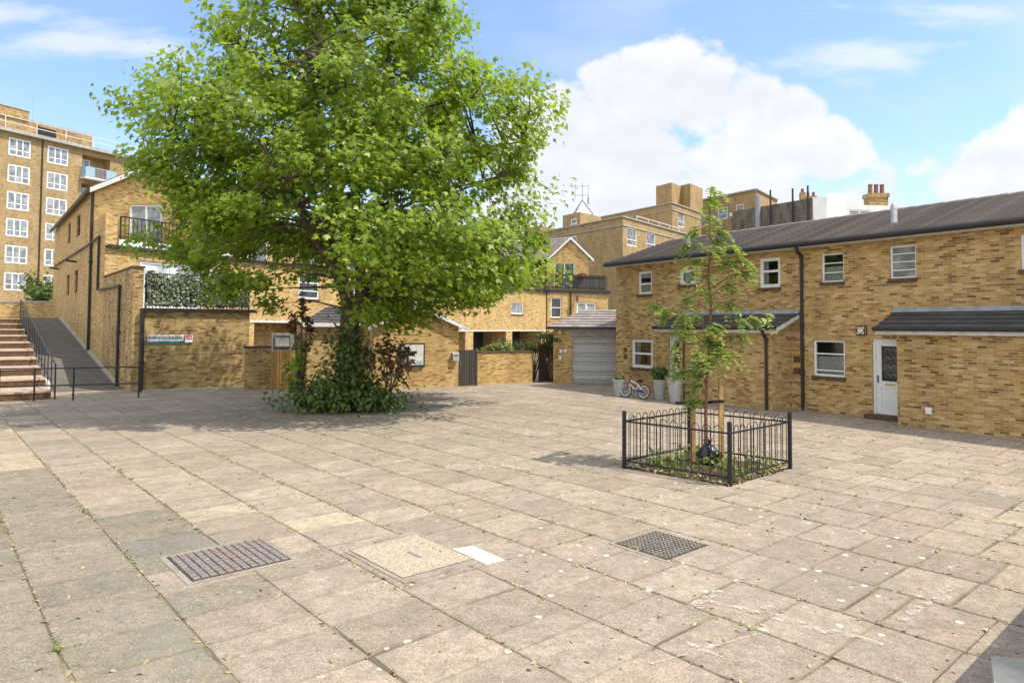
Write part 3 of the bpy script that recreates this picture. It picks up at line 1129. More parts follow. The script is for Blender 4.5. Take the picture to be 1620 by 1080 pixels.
# door A (its edge shows beside the porch)
dm = MB()
dm.box(-5.42, -5.34, .03, .10, .05, 2.2)
dm.box(-4.58, -4.5, .03, .10, .05, 2.2)
dm.box(-5.34, -4.58, .06, .10, .05, 2.2)
da = dm.build('front_door', M['white'], houseA)
dg = MB()
dg.box(-5.22, -4.7, .05, .06, 1.0, 2.0)
dg.build('door_glass', M['glass'], da)


def porch(h, xr0, xr1, xw0, xw1, yf, verge):
    w = MB()
    w.wall((xw0, yf), (xw1, yf), -.2, 2.44)
    w.wall((xw1, yf), (xw1, -.002), -.2, 2.44)
    w.wall((xw0, -.002), (xw0, yf), -.2, 2.44)
    for xx in (xw0, xw1):
        tri = [(xx, yf, 2.44), (xx, -.002, 2.44), (xx, -.002, 2.86)]
        w.face(tri if xx == xw1 else tri[::-1])
    w.build('porch', M['brick_o'], h)
    r = MB()
    ye = yf - .25
    r.courses((xr0, ye, 2.53), (xr1, ye, 2.53), (xr1, -.004, 2.97), (xr0, -.004, 2.97), 4, .035)
    pr = r.build('porch_roof', M['tile_dk'], h)
    g = MB()
    g.tube([(xr0 - .02, ye - .04, 2.51), ((xr0 + xr1) / 2, ye - .04, 2.512), (xr1 + .02, ye - .04, 2.51)], .058, 8)
    g.build('gutter', M['gutter'], pr)
    f = MB()
    f.box(xr0, xr1, ye + .03, ye + .055, 2.36, 2.50)
    f.box(xr0, xr1, ye + .055, yf, 2.37, 2.39)
    for xx in (xr0 - .012, xr1 - .012):
        f.face([(xx, ye + .02, 2.38), (xx, -.006, 2.84), (xx, -.006, 2.96), (xx, ye + .02, 2.51)])
        f.face([(xx + .024, ye + .02, 2.38), (xx + .024, ye + .02, 2.51), (xx + .024, -.006, 2.96), (xx + .024, -.006, 2.84)])
        f.face([(xx, ye + .02, 2.38), (xx + .024, ye + .02, 2.38), (xx + .024, -.006, 2.84), (xx, -.006, 2.84)])
    f.build('fascia', M['offwhite'], pr)
    fl = MB()
    fl.face([(xr0, -.10, 2.985), (xr1, -.10, 2.985), (xr1, -.006, 3.09), (xr0, -.006, 3.09)])
    fl.face([(xr0, -.10, 2.965), (xr1, -.10, 2.965), (xr1, -.10, 2.985), (xr0, -.10, 2.985)])
    fl.build('flashing', M['lead'], pr)


porch(houseA, -5.0, .05, -4.0, -.26, -1.0, 1)
porch(houseB, 2.92, 13.0, 3.38, 12.6, -.80, 0)
pipe(houseB, [(.15, -.36, 5.05), (.15, -.30, 4.92), (.15, -.07, 4.72), (.15, -.07, 2.6), (.15, -.07, 1.2), (.15, -.07, 0)], .05)
pipe(houseA, [(-.42, -1.27, 2.48), (-.42, -1.22, 2.36), (-.42, -1.07, 2.15), (-.42, -1.07, 0)], .045)
pipe(houseA, [(-3.75, -1.06, 2.3), (-3.75, -1.06, 1.2), (-3.75, -1.06, 0)], .025)
for zz in (1.52, 1.24):
    v = MB()
    v.box(-7.9, -7.7, -.006, .02, zz, zz + .17)
    v.build('air_brick', M['brick_sill'], houseA)
for zz in (1.45, 1.08):
    v = MB()
    v.box(-.2, .04, -.008, .02, zz, zz + .2)
    v.build('air_brick', M['brick_sill'], houseA)
# flues poking through the slopes
for h, x in ((houseA, -5.35), (houseB, 2.45)):
    f = MB()
    zb = 5.13 + (1.0 + .34) * .323
    f.lathe([(.085, zb - .2), (.085, zb + .42), (.105, zb + .43), (.105, zb + .5), (.085, zb + .51), (.085, zb + .56), (.05, zb + .62), (0, zb + .63)], x, 1.0, 14)
    f.build('flue', M['silver'], h)
# wall lamp
wl = thing('wall_lamp', 'square black and cream wall lamp with a diamond pattern beside the white front door', 'lamp', RO, RU)
b_ = MB()
b_.box(1.88, 2.15, -.02, -.002, 2.33, 2.60)
b_.build('backplate', M['black'], wl)
b_ = MB()
b_.box(1.90, 2.13, -.10, -.02, 2.35, 2.58)
b_.build('lamp_glass', M['amber'], wl)
b_ = MB()
for (p_, q_) in (((1.9, 2.465), (2.015, 2.58)), ((2.015, 2.58), (2.13, 2.465)), ((2.13, 2.465), (2.015, 2.35)), ((2.015, 2.35), (1.9, 2.465))):
    b_.bar((p_[0], -.103, p_[1]), (q_[0], -.103, q_[1]), .014)
for x_ in (1.895, 2.135):
    b_.bar((x_, -.103, 2.345), (x_, -.103, 2.585), .02)
for z_ in (2.345, 2.585):
    b_.bar((1.885, -.104, z_), (2.145, -.104, z_), .02)
b_.build('lattice', M['black'], wl)
mb_ = MB()
mb_.box(4.09, 4.23, -.845, -.80, .36, .53)
mb_.box(4.10, 4.22, -.855, -.845, .37, .52)
o_ = mb_.build('meter_box', M['white'])
o_.location, o_.rotation_euler = (RO[0], RO[1], 0), (0, 0, math.atan2(RU[1], RU[0]))
tag(o_, 'small white meter box low on the right hand porch wall', 'box')

# ------------------------------------------------------------------ planters and bicycle by house A
PLAB = ['pale grey tapered planter nearest the garage shutter, with low growth', 'grey tapered planter with a bushy grass, right of the bicycle', 'pale grey tapered planter nearest the fence, with a thin tall plant']
ppos = [(3.92, 24.95, .62), (5.17, 23.95, .70), (5.47, 22.95, .76)]
pl0 = None
for i, (x, y, hh) in enumerate(ppos):
    if pl0 is None:
        pl0 = thing('planter', PLAB[0], 'planter', (x, y, 0), group='grey planters by the house wall')
        mb = MB()
        mb.lathe([(0, 0), (.155, 0), (.165, .02), (.235, .66), (.25, .72), (.25, .745), (.225, .745), (.22, .69), (0, .69)], n=28)
        mb.build('pot', M['planter'], pl0)
        mb = MB()
        mb.lathe([(.215, .693), (.1, .715), (0, .72)], n=20)
        mb.build('soil', M['soil'], pl0)
        r_ = pl0
    else:
        r_ = pl0.copy()
        COL.objects.link(r_)
        for ch in list(pl0.children):
            c_ = ch.copy()
            c_.parent = r_
            COL.objects.link(c_)
        r_['label'] = PLAB[i]
        r_.location = (x, y, 0)
    r_.scale = (1 if i != 1 else .92, 1 if i != 1 else .92, hh / .745)


def tuft(name, label, loc, n, h, spread, m, shape, size, cat='plant', group=None, stem=None):
    t_ = thing(name, label, cat, loc, group=group)
    c = np.zeros((n, 3))
    z = rng.random(n) ** .8
    ang = rng.uniform(0, 6.283, n)
    rr = spread * np.sqrt(rng.random(n)) * (.35 + .65 * np.sin(np.clip(z, 0, 1) * 2.6))
    c[:, 0], c[:, 1], c[:, 2] = rr * np.cos(ang), rr * np.sin(ang), z * h
    nr = np.stack([np.cos(ang) * .6, np.sin(ang) * .6, np.full(n, .6)], 1) + rng.normal(0, .5, (n, 3))
    dr = np.stack([np.cos(ang), np.sin(ang), rng.uniform(.2, 1.6, n)], 1) + rng.normal(0, .3, (n, 3))
    fast_mesh('foliage', leaves(c, nr, size * rng.uniform(.6, 1.3, n), shape, dr), 8, m, t_)
    sm_ = MB()
    for i in range(6):
        a_ = i * 1.05
        sm_.tube([(0.02 * math.cos(a_), .02 * math.sin(a_), -.04), (spread * .3 * math.cos(a_), spread * .3 * math.sin(a_), h * .4), (spread * .5 * math.cos(a_), spread * .5 * math.sin(a_), h * .85)], [.008, .006, .003], 5)
    sm_.build('stem', stem or M['barksap'], t_)
    return t_


tuft('potted_plant', 'low green growth in the planter nearest the garage', (3.92, 24.95, .6), 90, .16, .22, M['leaf_ivy'], OVAL, .05)
tuft('potted_plant', 'bushy grass plant in the middle grey planter', (5.17, 23.95, .67), 420, .42, .34, M['leaf_ivy'], BLADE, .12)
tuft('potted_plant', 'thin tall leafy plant in the planter nearest the fence', (5.47, 22.95, .73), 150, 1.15, .26, M['leaf_weed'], OVAL, .06)

bk = thing('bicycle', 'small blue and white child bicycle leaning against the brick house wall', 'bicycle', (4.33, 24.35, 0), (.60, -.80))
bk.rotation_euler = (R(-9), 0, math.atan2(-.62, .60))
WR = .255


def wheel(cx, ang=0):
    m_ = MB()
    pts = [(cx + WR * .93 * math.cos(a), 0, WR + WR * .93 * math.sin(a)) for a in np.linspace(0, 2 * math.pi, 29)]
    m_.tube(pts, .022, 8, cap=False)
    wo_ = m_.build('wheel', M['black'], bk)
    m_ = MB()
    pts = [(cx + WR * .82 * math.cos(a), 0, WR + WR * .82 * math.sin(a)) for a in np.linspace(0, 2 * math.pi, 29)]
    m_.tube(pts, .017, 6, cap=False)
    m_.build('rim', M['white'], wo_)
    m_ = MB()
    for k in range(14):
        a = k * 2 * math.pi / 14
        m_.bar((cx, 0, WR), (cx + WR * .8 * math.cos(a), 0, WR + WR * .8 * math.sin(a)), .004)
    m_.tube([(cx, -.04, WR), (cx, .04, WR)], .02, 8)
    m_.build('spokes', M['silver'], wo_)


wheel(.42)
wheel(-.36)
fr = MB()
HT, HB_ = (-.21, 0, .62), (-.25, 0, .50)
SC, BB, RH_ = (.16, 0, .50), (.10, 0, .27), (.42, 0, WR)
fr.tube([HT, SC], .018, 8)
fr.tube([HB_, BB], .02, 8)
fr.tube([SC, BB], .016, 8)
for s_ in (.035, -.035):
    fr.tube([(BB[0], s_, BB[2]), (RH_[0], s_, RH_[2])], .011, 6)
    fr.tube([(SC[0], s_ * .6, SC[2] - .03), (RH_[0], s_, RH_[2])], .010, 6)
fr.build('frame', M['white'], bk)
fk = MB()
fk.tube([(-.195, 0, .68), HT, HB_], .02, 8)
for s_ in (.04, -.04):
    fk.tube([(-.25, s_, .50), (-.36, s_, WR)], .013, 6)
fk.build('fork', M['bluepaint'], bk)
hd = MB()
hd.tube([(-.195, 0, .66), (-.20, 0, .76)], .016, 8)
hd.tube([(-.14, -.25, .86), (-.18, -.16, .85), (-.21, -.06, .77), (-.21, .06, .77), (-.18, .16, .85), (-.14, .25, .86)], .013, 8)
hd.build('handlebar', M['black'], bk)
sd_ = MB()
sd_.tube([(.16, 0, .49), (.185, 0, .60)], .013, 8)
sd_.tube([(.07, 0, .615), (.13, 0, .625), (.21, 0, .62), (.29, 0, .63)], [.02, .035, .06, .05], 8)
sd_.build('saddle', M['black'], bk)
cg = MB()
cg.box(.03, .42, -.055, -.035, .22, .31)
cg.build('chain_guard', M['bluepaint'], bk)
cr = MB()
cr.tube([(BB[0], -.06, BB[2]), (BB[0], .06, BB[2])], .018, 8)
cr.tube([(BB[0], -.05, BB[2]), (BB[0] + .09, -.07, BB[2] - .09), (BB[0] + .09, -.15, BB[2] - .09)], .011, 6)
cr.tube([(BB[0], .05, BB[2]), (BB[0] - .09, .07, BB[2] + .09), (BB[0] - .09, .15, BB[2] + .09)], .011, 6)
cr.build('crank', M['silver'], bk)

# ------------------------------------------------------------------ left block: maisonettes around the ramp
P1 = Vector((-18.5, 30.91))
FU = (.497, .868)
DD = Vector((-.623, .782))
C0 = Vector((-14.14, 25.44))


def to60(p):
    q = Vector(p) - P1
    return (q.x * FU[0] + q.y * FU[1], -q.x * FU[1] + q.y * FU[0])


def sidep(t):
    return to60(C0 + DD * t)


mb60 = thing('maisonette_block', 'long yellow brick maisonette block behind the tree, with balconies and white gable boards', 'building', P1, FU)
E32 = Vector((.848, .53))
s1 = to60(C0 + E32 * .34)
s2 = to60(C0 + E32 * 4.15)
w = MB()
w.wall(sidep(7.05), sidep(0), -.3, 4.62)
w.wall(sidep(0), s1, -.3, 4.62)
sb = to60(C0 + E32 * .34 + DD * 7.0)
w.wall(s1, sb, 3.0, 4.62)
w.face([sidep(0) + (4.62,), s1 + (4.62,), sb + (4.62,), sidep(7.05) + (4.62,)])
w.build('parapet', M['brick_s'], mb60)
cp = MB()
a_, b_ = to60(C0 - DD * .05 - E32 * .04), to60(C0 - DD * .05 + E32 * .38)
c_, d_ = to60(C0 + DD * 7.02 + E32 * .38), to60(C0 + DD * 7.02 - E32 * .04)
cp.prism(ccw([a_, b_, c_, d_]), 4.625, 4.70)
cp.build('coping', M['brick_sill'], mb60)
# sign wall
w = MB()
w.wall(s1, s2, -.3, 3.0)
e_ = to60(C0 + E32 * 4.15 + DD * 6)
w.wall(s2, e_, -.3, 3.0)
w.build('sign_wall', M['brick_s'], mb60)
cap = MB()
q0, q1 = to60(C0 + E32 * .36 - DD * .14), to60(C0 + E32 * 4.35 - DD * .14)
q2_, q3 = to60(C0 + E32 * 4.35 + DD * 6), to60(C0 + E32 * .36 + DD * 6.9)
cap.prism(ccw([q0, q1, q2_, q3]), 3.0, 3.13)
cap.build('terrace_slab', M['gutter'], mb60)
kb = MB()
kb.prism(ccw([to60(C0 + E32 * .34 - DD * .25), to60(C0 + E32 * 4.2 - DD * .25), to60(C0 + E32 * 4.2), to60(C0 + E32 * .34)]), -.02, .07)
kb.build('plinth', M['concrete'], mb60)
# terrace railing in front of the ivy
rl = MB()
ra, rb = C0 + E32 * .42 - DD * .02, C0 + E32 * 4.1 - DD * .02
for zz in (3.25, 4.42):
    rl.bar(to60(ra) + (zz,), to60(rb) + (zz,), .045)
for i in range(32):
    p_ = ra.lerp(rb, i / 31)
    rl.bar(to60(p_) + (3.13,), to60(p_) + (4.42,), .016 if i % 31 else .05)
rl.build('terrace_railing', M['black'], mb60)
# side wall along the ramp
w = MB()
side_h = [(31.0 - 22.4, 31.0 - 20.9, 7.5, 8.8), (31.0 - 18.0, 31.0 - 16.3, 7.5, 8.75), (31.0 - 22.2, 31.0 - 20.7, 4.3, 5.55), (31.0 - 18.2, 31.0 - 16.7, 4.3, 5.6)]
w.wall(sidep(31), sidep(10.9), -.3, 9.35, [h for h in side_h if h[0] > 0 and h[1] < 20.1], .14)
w.wall(sidep(10.9), sidep(7.05), -.3, 6.1)
w.wall(sidep(10.9), sidep(7.05), 6.1, 7.62)
w.wall(to60(C0 + DD * 31 + Vector((6, 3))), sidep(31), -.3, 9.35)
w.build('side_wall', M['brick_y'], mb60)
for h in side_h:
    t0, t1 = 31 - h[0], 31 - h[1]
    pa, pb = Vector(sidep(t0)), Vector(sidep(t1))
    d_ = (pb - pa).normalized()
    window(mb60, 0.0, (pb - pa).length, h[2], h[3], .09, fw=.06, fm='brick_sill', rot=(pa, d_), bars=(.5,))
# pier of the upper balcony
w = MB()
pa, pb = sidep(7.05), (.42, 0)
w.wall(pa, (.55, 0), 6.1, 7.62)
w.wall((.55, 0), (1.9, 3.4), 6.1, 7.62)
w.face([pa + (7.62,), (.55, 0, 7.62), (1.9, 3.4, 7.62), sidep(10.9) + (7.62,)])
w.build('balcony_pier', M['brick_y'], mb60)
# long front, first floor; recesses below
fh = [(1.65, 4.9, 3.3, 5.55), (8.3, 12.2, -.3, 2.72, 1.6), (11.5, 13.15, 4.13, 5.6), (15.5, 18.3, 3.9, 5.5), (22.6, 25.8, 4.2, 5.45), (30.7, 36.2, -.3, 2.1, 2.5), (37.3, 43.2, -.3, 2.1, 2.5), (22.5, 29.5, -.3, 2.1, 2.5), (37.1, 39.4, 3.7, 4.8)]
w = MB()
w.wall((0, 0), (44.5, 0), -.3, 6.0, fh, .12)
w.build('front_wall', M['brick_y'], mb60)
for a_, b_, y_, z_ in ((8.3, 12.2, 1.6, 2.72), (22.5, 29.5, 2.5, 2.1), (30.7, 36.2, 2.5, 2.1), (37.3, 43.2, 2.5, 2.1)):
    bw_ = MB()
    bw_.wall((a_, y_), (b_, y_), -.3, z_)
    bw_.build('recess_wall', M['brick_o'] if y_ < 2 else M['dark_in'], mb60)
lt = MB()
lt.box(8.0, 13.5, -.03, .05, 2.66, 2.78)
lt.box(22.3, 44.2, -.03, .05, 2.1, 2.2)
lt.build('lintel', M['offwhite'], mb60)
window(mb60, 1.65, 4.9, 3.3, 5.55, .06, fw=.12, gm='glass_white', vbars=(.5,), name='patio_door')
window(mb60, 11.5, 13.15, 4.13, 5.6, .06, fw=.1, bars=(.33, .66), sill='brick_sill')
window(mb60, 15.5, 18.3, 3.9, 5.5, .06, fw=.1, bars=(.5,), vbars=(.5,), gm='glass_pale')
window(mb60, 22.6, 25.8, 4.2, 5.45, .06, fw=.1, gm='glass_white', vbars=(.33, .66), sill='brick_sill')
window(mb60, 37.1, 39.4, 3.7, 4.8, .06, fw=.1, gm='glass_pale', sill='brick_sill')
dk = MB()
dk.prism(ccw([(.0, -.2), (44.6, -.2), (44.6, 9), (5, 9)]), 6.0, 6.14)
dk.build('balcony_deck', M['gutter'], mb60)
de = MB()
de.box(.55, 7.5, -.16, -.1, 6.14, 6.42)
de.build('deck_upstand', M['white'], mb60)
br = MB()
br.bar((.6, -.13, 7.48), (44.5, -.13, 7.48), .06)
br.bar((.6, -.13, 6.55), (44.5, -.13, 6.55), .05)
for i in range(220):
    x_ = .6 + i * .2
    br.bar((x_, -.13, 6.4), (x_, -.13, 7.48), .03 if i % 10 else .06)
br.build('balcony_railing', M['black'], mb60)
# upper floor set back behind the deck, mostly behind the tree
u = MB()
uh = [(x - 9, x + 1.6 - 9, 6.2, 8.3) for x in (11, 15.5, 20, 25, 30, 35)]
u.wall((9, 4), (42, 4), 6.14, 8.6, uh, .1)
u.wall((42, 4), (42, 10), 6.14, 8.6)
u.wall((9, 10), (9, 4), 6.14, 8.6)
u.build('upper_wall', M['brick_y'], mb60)
for h in uh:
    window(mb60, h[0] + 9, h[1] + 9, h[2], h[3], 4.04, fw=.12, gm='glass_pale', vbars=(.5,), name='balcony_door')
r = MB()
r.courses((8.7, 3.6, 8.6), (42.3, 3.6, 8.6), (42.3, 7, 9.9), (8.7, 7, 9.9), 8, .05)
r.courses((42.3, 10.4, 8.6), (8.7, 10.4, 8.6), (8.7, 7, 9.895), (42.3, 7, 9.895), 8, .05)
r.build('upper_roof', M['tile'], mb60)
# left gable, facing the square
G0 = Vector((-20.93, 33.96))


def gable(root, org, ux, width, z0, ze, za, depth, back, door, tilemat, dgm, over=.28, fasc='white', holes=True, bm='brick_y'):
    ux = Vector(ux).normalized()
    bk_ = Vector(back).normalized()
    L = lambda u, z, k=0.0: (to60(org + ux * u + bk_ * k) + (z,))
    a, b = to60(org), to60(org + ux * width)
    w = MB()
    w.wall(a, b, z0, ze, [door] if door else [], .1)
    w.face([L(0, ze), L(width, ze), L(width / 2, za)])
    w.wall(b, to60(org + ux * width + bk_ * depth), z0, ze)
    w.build('gable_wall', M[bm], root)
    if door:
        pa, pb = Vector(a), Vector(b)
        d_ = (pb - pa).normalized()
        window(root, door[0], door[1], door[2], door[3], .05, fw=.1, vbars=(.5,), gm=dgm, rot=(pa, d_), name='balcony_door')
    sl = (za - ze) / (width / 2)
    r = MB()
    t_ = .12
    zz = lambda u: za + t_ - abs(u - width / 2) * sl
    o_ = over
    r.courses(L(-o_, zz(-o_), depth), L(-o_, zz(-o_), -o_), L(width / 2, zz(width / 2), -o_), L(width / 2, zz(width / 2), depth), 10, .045)
    r.courses(L(width + o_, zz(width + o_), -o_), L(width + o_, zz(width + o_), depth), L(width / 2, zz(width / 2) - .003, depth), L(width / 2, zz(width / 2) - .003, -o_), 10, .045)
    ro = r.build('gable_roof', M[tilemat], root)
    f = MB()
    for s_ in (0, 1):
        ea = L(-o_, zz(-o_) - .01, -o_ - .02) if s_ == 0 else L(width + o_, zz(width + o_) - .01, -o_ - .02)
        ap = L(width / 2, zz(width / 2) - .01, -o_ - .02)
        dn = Vector((0, 0, -.24))
        ib = Vector(to60(org + bk_ * .05)) - Vector(to60(org))
        ib = Vector((ib.x, ib.y, 0))
        A_, B_ = Vector(ea), Vector(ap)
        q = [A_, B_, B_ + dn, A_ + dn]
        f.face(q)
        f.face([p + ib for p in q][::-1])
        f.face([A_ + dn, B_ + dn, B_ + dn + ib, A_ + dn + ib])
        f.face([A_, A_ + dn, A_ + dn + ib, A_ + ib])
    f.build('bargeboard', M[fasc], ro)
    g = MB()
    g.tube([L(-o_ - .05, zz(-o_) - .08, -o_), L(-o_ - .05, zz(-o_) - .08, depth)], .1, 8)
    g.build('gutter', M['gutter'], ro)
    return L


gable(mb60, G0, (1, 0.0), 6.1, 6.0, 9.3, 10.55, 19.5, DD, (1.75, 3.4, 6.3, 8.5), 'tile', 'glass_pale')
# right hand end bay and gable
B0 = Vector((3.6, 69.5))
bU = Vector((.94, .342)).normalized()
w = MB()
bh = [(.38, 1.62, 3.45, 5.55), (3.3, 5.55, 3.9, 5.1)]
w.wall(to60(B0), to60(B0 + bU * 6.95), -.3, 6.05, bh, .15)
w.wall(to60(B0 + bU * 6.95), to60(B0 + bU * 6.95 + Vector((-5, 9))), -.3, 6.05)
w.build('bay_wall', M['brick_y'], mb60)
pa, pb = Vector(to60(B0)), Vector(to60(B0 + bU * 6.95))
dB = (pb - pa).normalized()
window(mb60, .38, 1.62, 3.45, 5.55, .1, fw=.13, bars=(.5,), rot=(pa, dB), sill='brick_sill')
window(mb60, 3.3, 5.55, 3.9, 5.1, .1, fw=.16, vbars=(.5,), gm='glass_pale', rot=(pa, dB))
dk = MB()
dk.prism(ccw([to60(B0 + Vector((-.3, -.2))), to60(B0 + bU * 7.1 + Vector((.1, -.25))), to60(B0 + bU * 7.1 + Vector((-3, 9))), to60(B0 + Vector((-3, 6)))]), 6.05, 6.35)
dk.build('bay_deck', M['gutter'], mb60)
br = MB()
pts = [B0 + bU * .1, B0 + bU * 6.7]
for zz in (7.9, 6.6):
    br.bar(to60(pts[0]) + (zz,), to60(pts[1]) + (zz,), .08)
for i in range(45):
    p_ = pts[0].lerp(pts[1], i / 44)
    br.bar(to60(p_) + (6.35,), to60(p_) + (7.9,), .05)
br.build('bay_railing', M['black'], mb60)
sc = MB()
sc.bar(to60(B0 + bU * .9 + Vector((0, .12))) + (7.15,), to60(B0 + bU * 6.6 + Vector((0, .12))) + (7.15,), .03, 1.35)
sc.build('reed_screen', M['slatgrey'], mb60)
gable(mb60, Vector((3.75, 72.4)), (1, .05), 4.4, 6.3, 9.9, 12.0, 14, (-.8, .6), (.75, 2.9, 6.7, 9.35), 'tile', 'glass', .3)
pipe(mb60, [to60(B0 + bU * -.1 + Vector((0, -.15))) + (6.2,), to60(B0 + bU * -.1 + Vector((0, -.15))) + (3,), to60(B0 + bU * -.1 + Vector((0, -.15))) + (0,)], .08)
pipe(mb60, [to60(B0 + bU * 2.6 + Vector((0, -.15))) + (6.2,), to60(B0 + bU * 2.6 + Vector((0, -.15))) + (4,), to60(B0 + bU * 2.6 + Vector((0, -.15))) + (2.5,)], .08)
dsh = MB()
dp = to60(B0 + bU * 3.3 + Vector((0, -.5)))
for k in range(16):
    a0_, a1_ = k * math.pi / 8, (k + 1) * math.pi / 8
    dsh.face([(dp[0], dp[1] + .12, 5.45), (dp[0] + .3 * math.cos(a0_), dp[1], 5.45 + .38 * math.sin(a0_)), (dp[0] + .3 * math.cos(a1_), dp[1], 5.45 + .38 * math.sin(a1_))])
dsh.bar((dp[0], dp[1] + .5, 5.3), (dp[0], dp[1] + .1, 5.45), .05)
dsh.bar((dp[0], dp[1], 5.2), (dp[0] + .1, dp[1] - .3, 5.3), .03)
dsh.build('satellite_dish', M['oldwood'], mb60)
# drainpipes and soil pipes on the ramp side
OUT = Vector((-.782, -.623)) * .09
sp = lambda t, z: to60(C0 + DD * t + OUT) + (z,)
pipe(mb60, [sp(10.95, 9.1), sp(10.95, 5.6), sp(10.95, 1.1)], .07)
pipe(mb60, [sp(8.3, 6.62), sp(8.3, 4.1)], .06)
pipe(mb60, [sp(8.3, 4.1), sp(3.6, 4.05)], .05)
pipe(mb60, [sp(2.35, 4.05), sp(2.4, 2.2), sp(2.4, .05)], .06)
pipe(mb60, [sp(3.6, 4.05), sp(2.35, 4.05)], .05)
pipe(mb60, [sp(8.3, 6.62), sp(11.2, 6.55), sp(29.5, 6.6)], .05)
pipe(mb60, [to60(C0 + E32 * .30 - DD * .16) + (3.1,), to60(C0 + E32 * .30 - DD * .16) + (1.1,), to60(C0 + E32 * .30 - DD * .16) + (0,)], .085)
for t_, z_ in ((26, 6.2), (16.5, 6.0)):
    lb = MB()
    lb.bar(sp(t_, z_), to60(C0 + DD * t_ + OUT * 7) + (z_ + .05,), .16, .1)
    lb.build('bulkhead_lamp', M['black'], mb60)

# ivy on the terrace railing
iv = thing('ivy_screen', 'dense pale green ivy screen growing on the terrace railing above the street sign', 'ivy', (0, 0, 0))
N = 4200
tt, zz = rng.random(N), rng.random(N)
top = 4.42 - .25 * np.clip(tt - .55, 0, 1) + .1 * np.sin(tt * 23) + .06 * np.sin(tt * 51)
pp = np.array([ra + E32 * .1])[0]
c = np.zeros((N, 3))
c[:, 0] = ra.x + (rb.x - ra.x) * tt
c[:, 1] = ra.y + (rb.y - ra.y) * tt
dep = rng.normal(.02, .07, N)
c[:, 0] += DD.x * dep
c[:, 1] += DD.y * dep
c[:, 2] = 3.2 + (top - 3.2) * zz
nr = np.array([-DD.x * .7, -DD.y * .7, .35])[None] + rng.normal(0, .5, (N, 3))
fast_mesh('foliage', leaves(c, nr, rng.uniform(.035, .075, N), OVAL * np.array([1.3, 1, 1])), 8, M['leaf_hedge'], iv)
sm_ = MB()
for i in range(14):
    p_ = ra.lerp(rb, (i + .5) / 14)
    sm_.tube([(p_.x + .08, p_.y + .1, 3.13), (p_.x + .1 + rnd.uniform(-.1, .1), p_.y + .1, 3.7), (p_.x + rnd.uniform(-.2, .2), p_.y + .1, 4.3)], .012, 5)
sm_.build('stems', M['bark'], iv)
# folded parasol on the terrace
pc = C0 + E32 * 3.0 + DD * 1.6
ps = thing('parasol', 'folded pale pink parasol standing on the terrace behind the ivy', 'parasol', (pc.x, pc.y, 3.13))
m_ = MB()
m_.tube([(0, 0, 0), (0, 0, 2.35)], .025, 8)
m_.build('pole', M['oldwood'], ps)
m_ = MB()
pr = [(.03, 2.38), (.07, 2.3), (.17, 1.95), (.25, 1.55), (.30, 1.25), (.12, 1.22)]
for (r0, z0), (r1, z1) in zip(pr, pr[1:]):
    for k in range(24):
        a, b = k * math.pi / 12, (k + 1) * math.pi / 12
        fa, fb_ = 1 + .22 * math.cos(6 * a), 1 + .22 * math.cos(6 * b)
        m_.face([(r0 * fa * math.cos(a), r0 * fa * math.sin(a), z0), (r0 * fb_ * math.cos(b), r0 * fb_ * math.sin(b), z0), (r1 * fb_ * math.cos(b), r1 * fb_ * math.sin(b), z1), (r1 * fa * math.cos(a), r1 * fa * math.sin(a), z1)], True)
m_.build('canopy', M['pinkcloth'], ps)

# street sign with its lettering
sgO = C0 - DD * .02
sg = thing('street_sign', 'white street nameplate reading BOROUGH SQUARE with a teal strip below', 'sign', (sgO.x, sgO.y, 0), (.848, .53))
m_ = MB()
m_.box(.50, 1.74, -.03, -.005, 1.88, 2.12)
m_.build('panel', M['white'], sg)
m_ = MB()
m_.box(.50, 1.74, -.032, -.005, 1.80, 1.878)
m_.build('strip', M['teal'], sg)


def text(body, size, loc, m, parent, name='lettering', sx=1.0):
    cu = bpy.data.curves.new(name, 'FONT')
    cu.body = body
    cu.size = size
    cu.align_x, cu.align_y = 'CENTER', 'CENTER'
    cu.extrude = .0015
    cu.offset = .004
    ob = bpy.data.objects.new('tmp', cu)
    COL.objects.link(ob)
    bpy.context.view_layer.update()
    me = bpy.data.meshes.new_from_object(ob.evaluated_get(bpy.context.evaluated_depsgraph_get()))
    bpy.data.objects.remove(ob)
    me.materials.clear()
    me.materials.append(M[m])
    o = bpy.data.objects.new(name, me)
    COL.objects.link(o)
    o.parent = parent
    o.location = loc
    o.rotation_euler = (R(90), 0, 0)
    o.scale = (sx, 1, 1)
    return o


text('BOROUGH SQUARE', .132, (1.12, -.033, 2.0), 'black', sg, sx=.98)
sg2 = thing('notice_sign', 'small square red and white notice beside the street nameplate', 'sign', (sgO.x, sgO.y, 0), (.848, .53))
m_ = MB()
m_.box(1.79, 2.06, -.03, -.005, 1.80, 2.12)
m_.build('panel', M['white'], sg2)
m_ = MB()
m_.box(1.815, 2.035, -.033, -.029, 1.93, 2.10)
pnl = m_.build('red_field', M['red'], sg2)
m_ = MB()
for zz in (1.965, 2.005, 2.045):
    for k in range(5):
        m_.box(1.84 + k * .036, 1.865 + k * .036, -.035, -.0325, zz, zz + .022)
m_.build('lettering', M['white'], pnl)
m_ = MB()
m_.box(1.79, 2.06, -.032, -.005, 1.80, 1.84)
m_.build('strip', M['teal'], sg2)

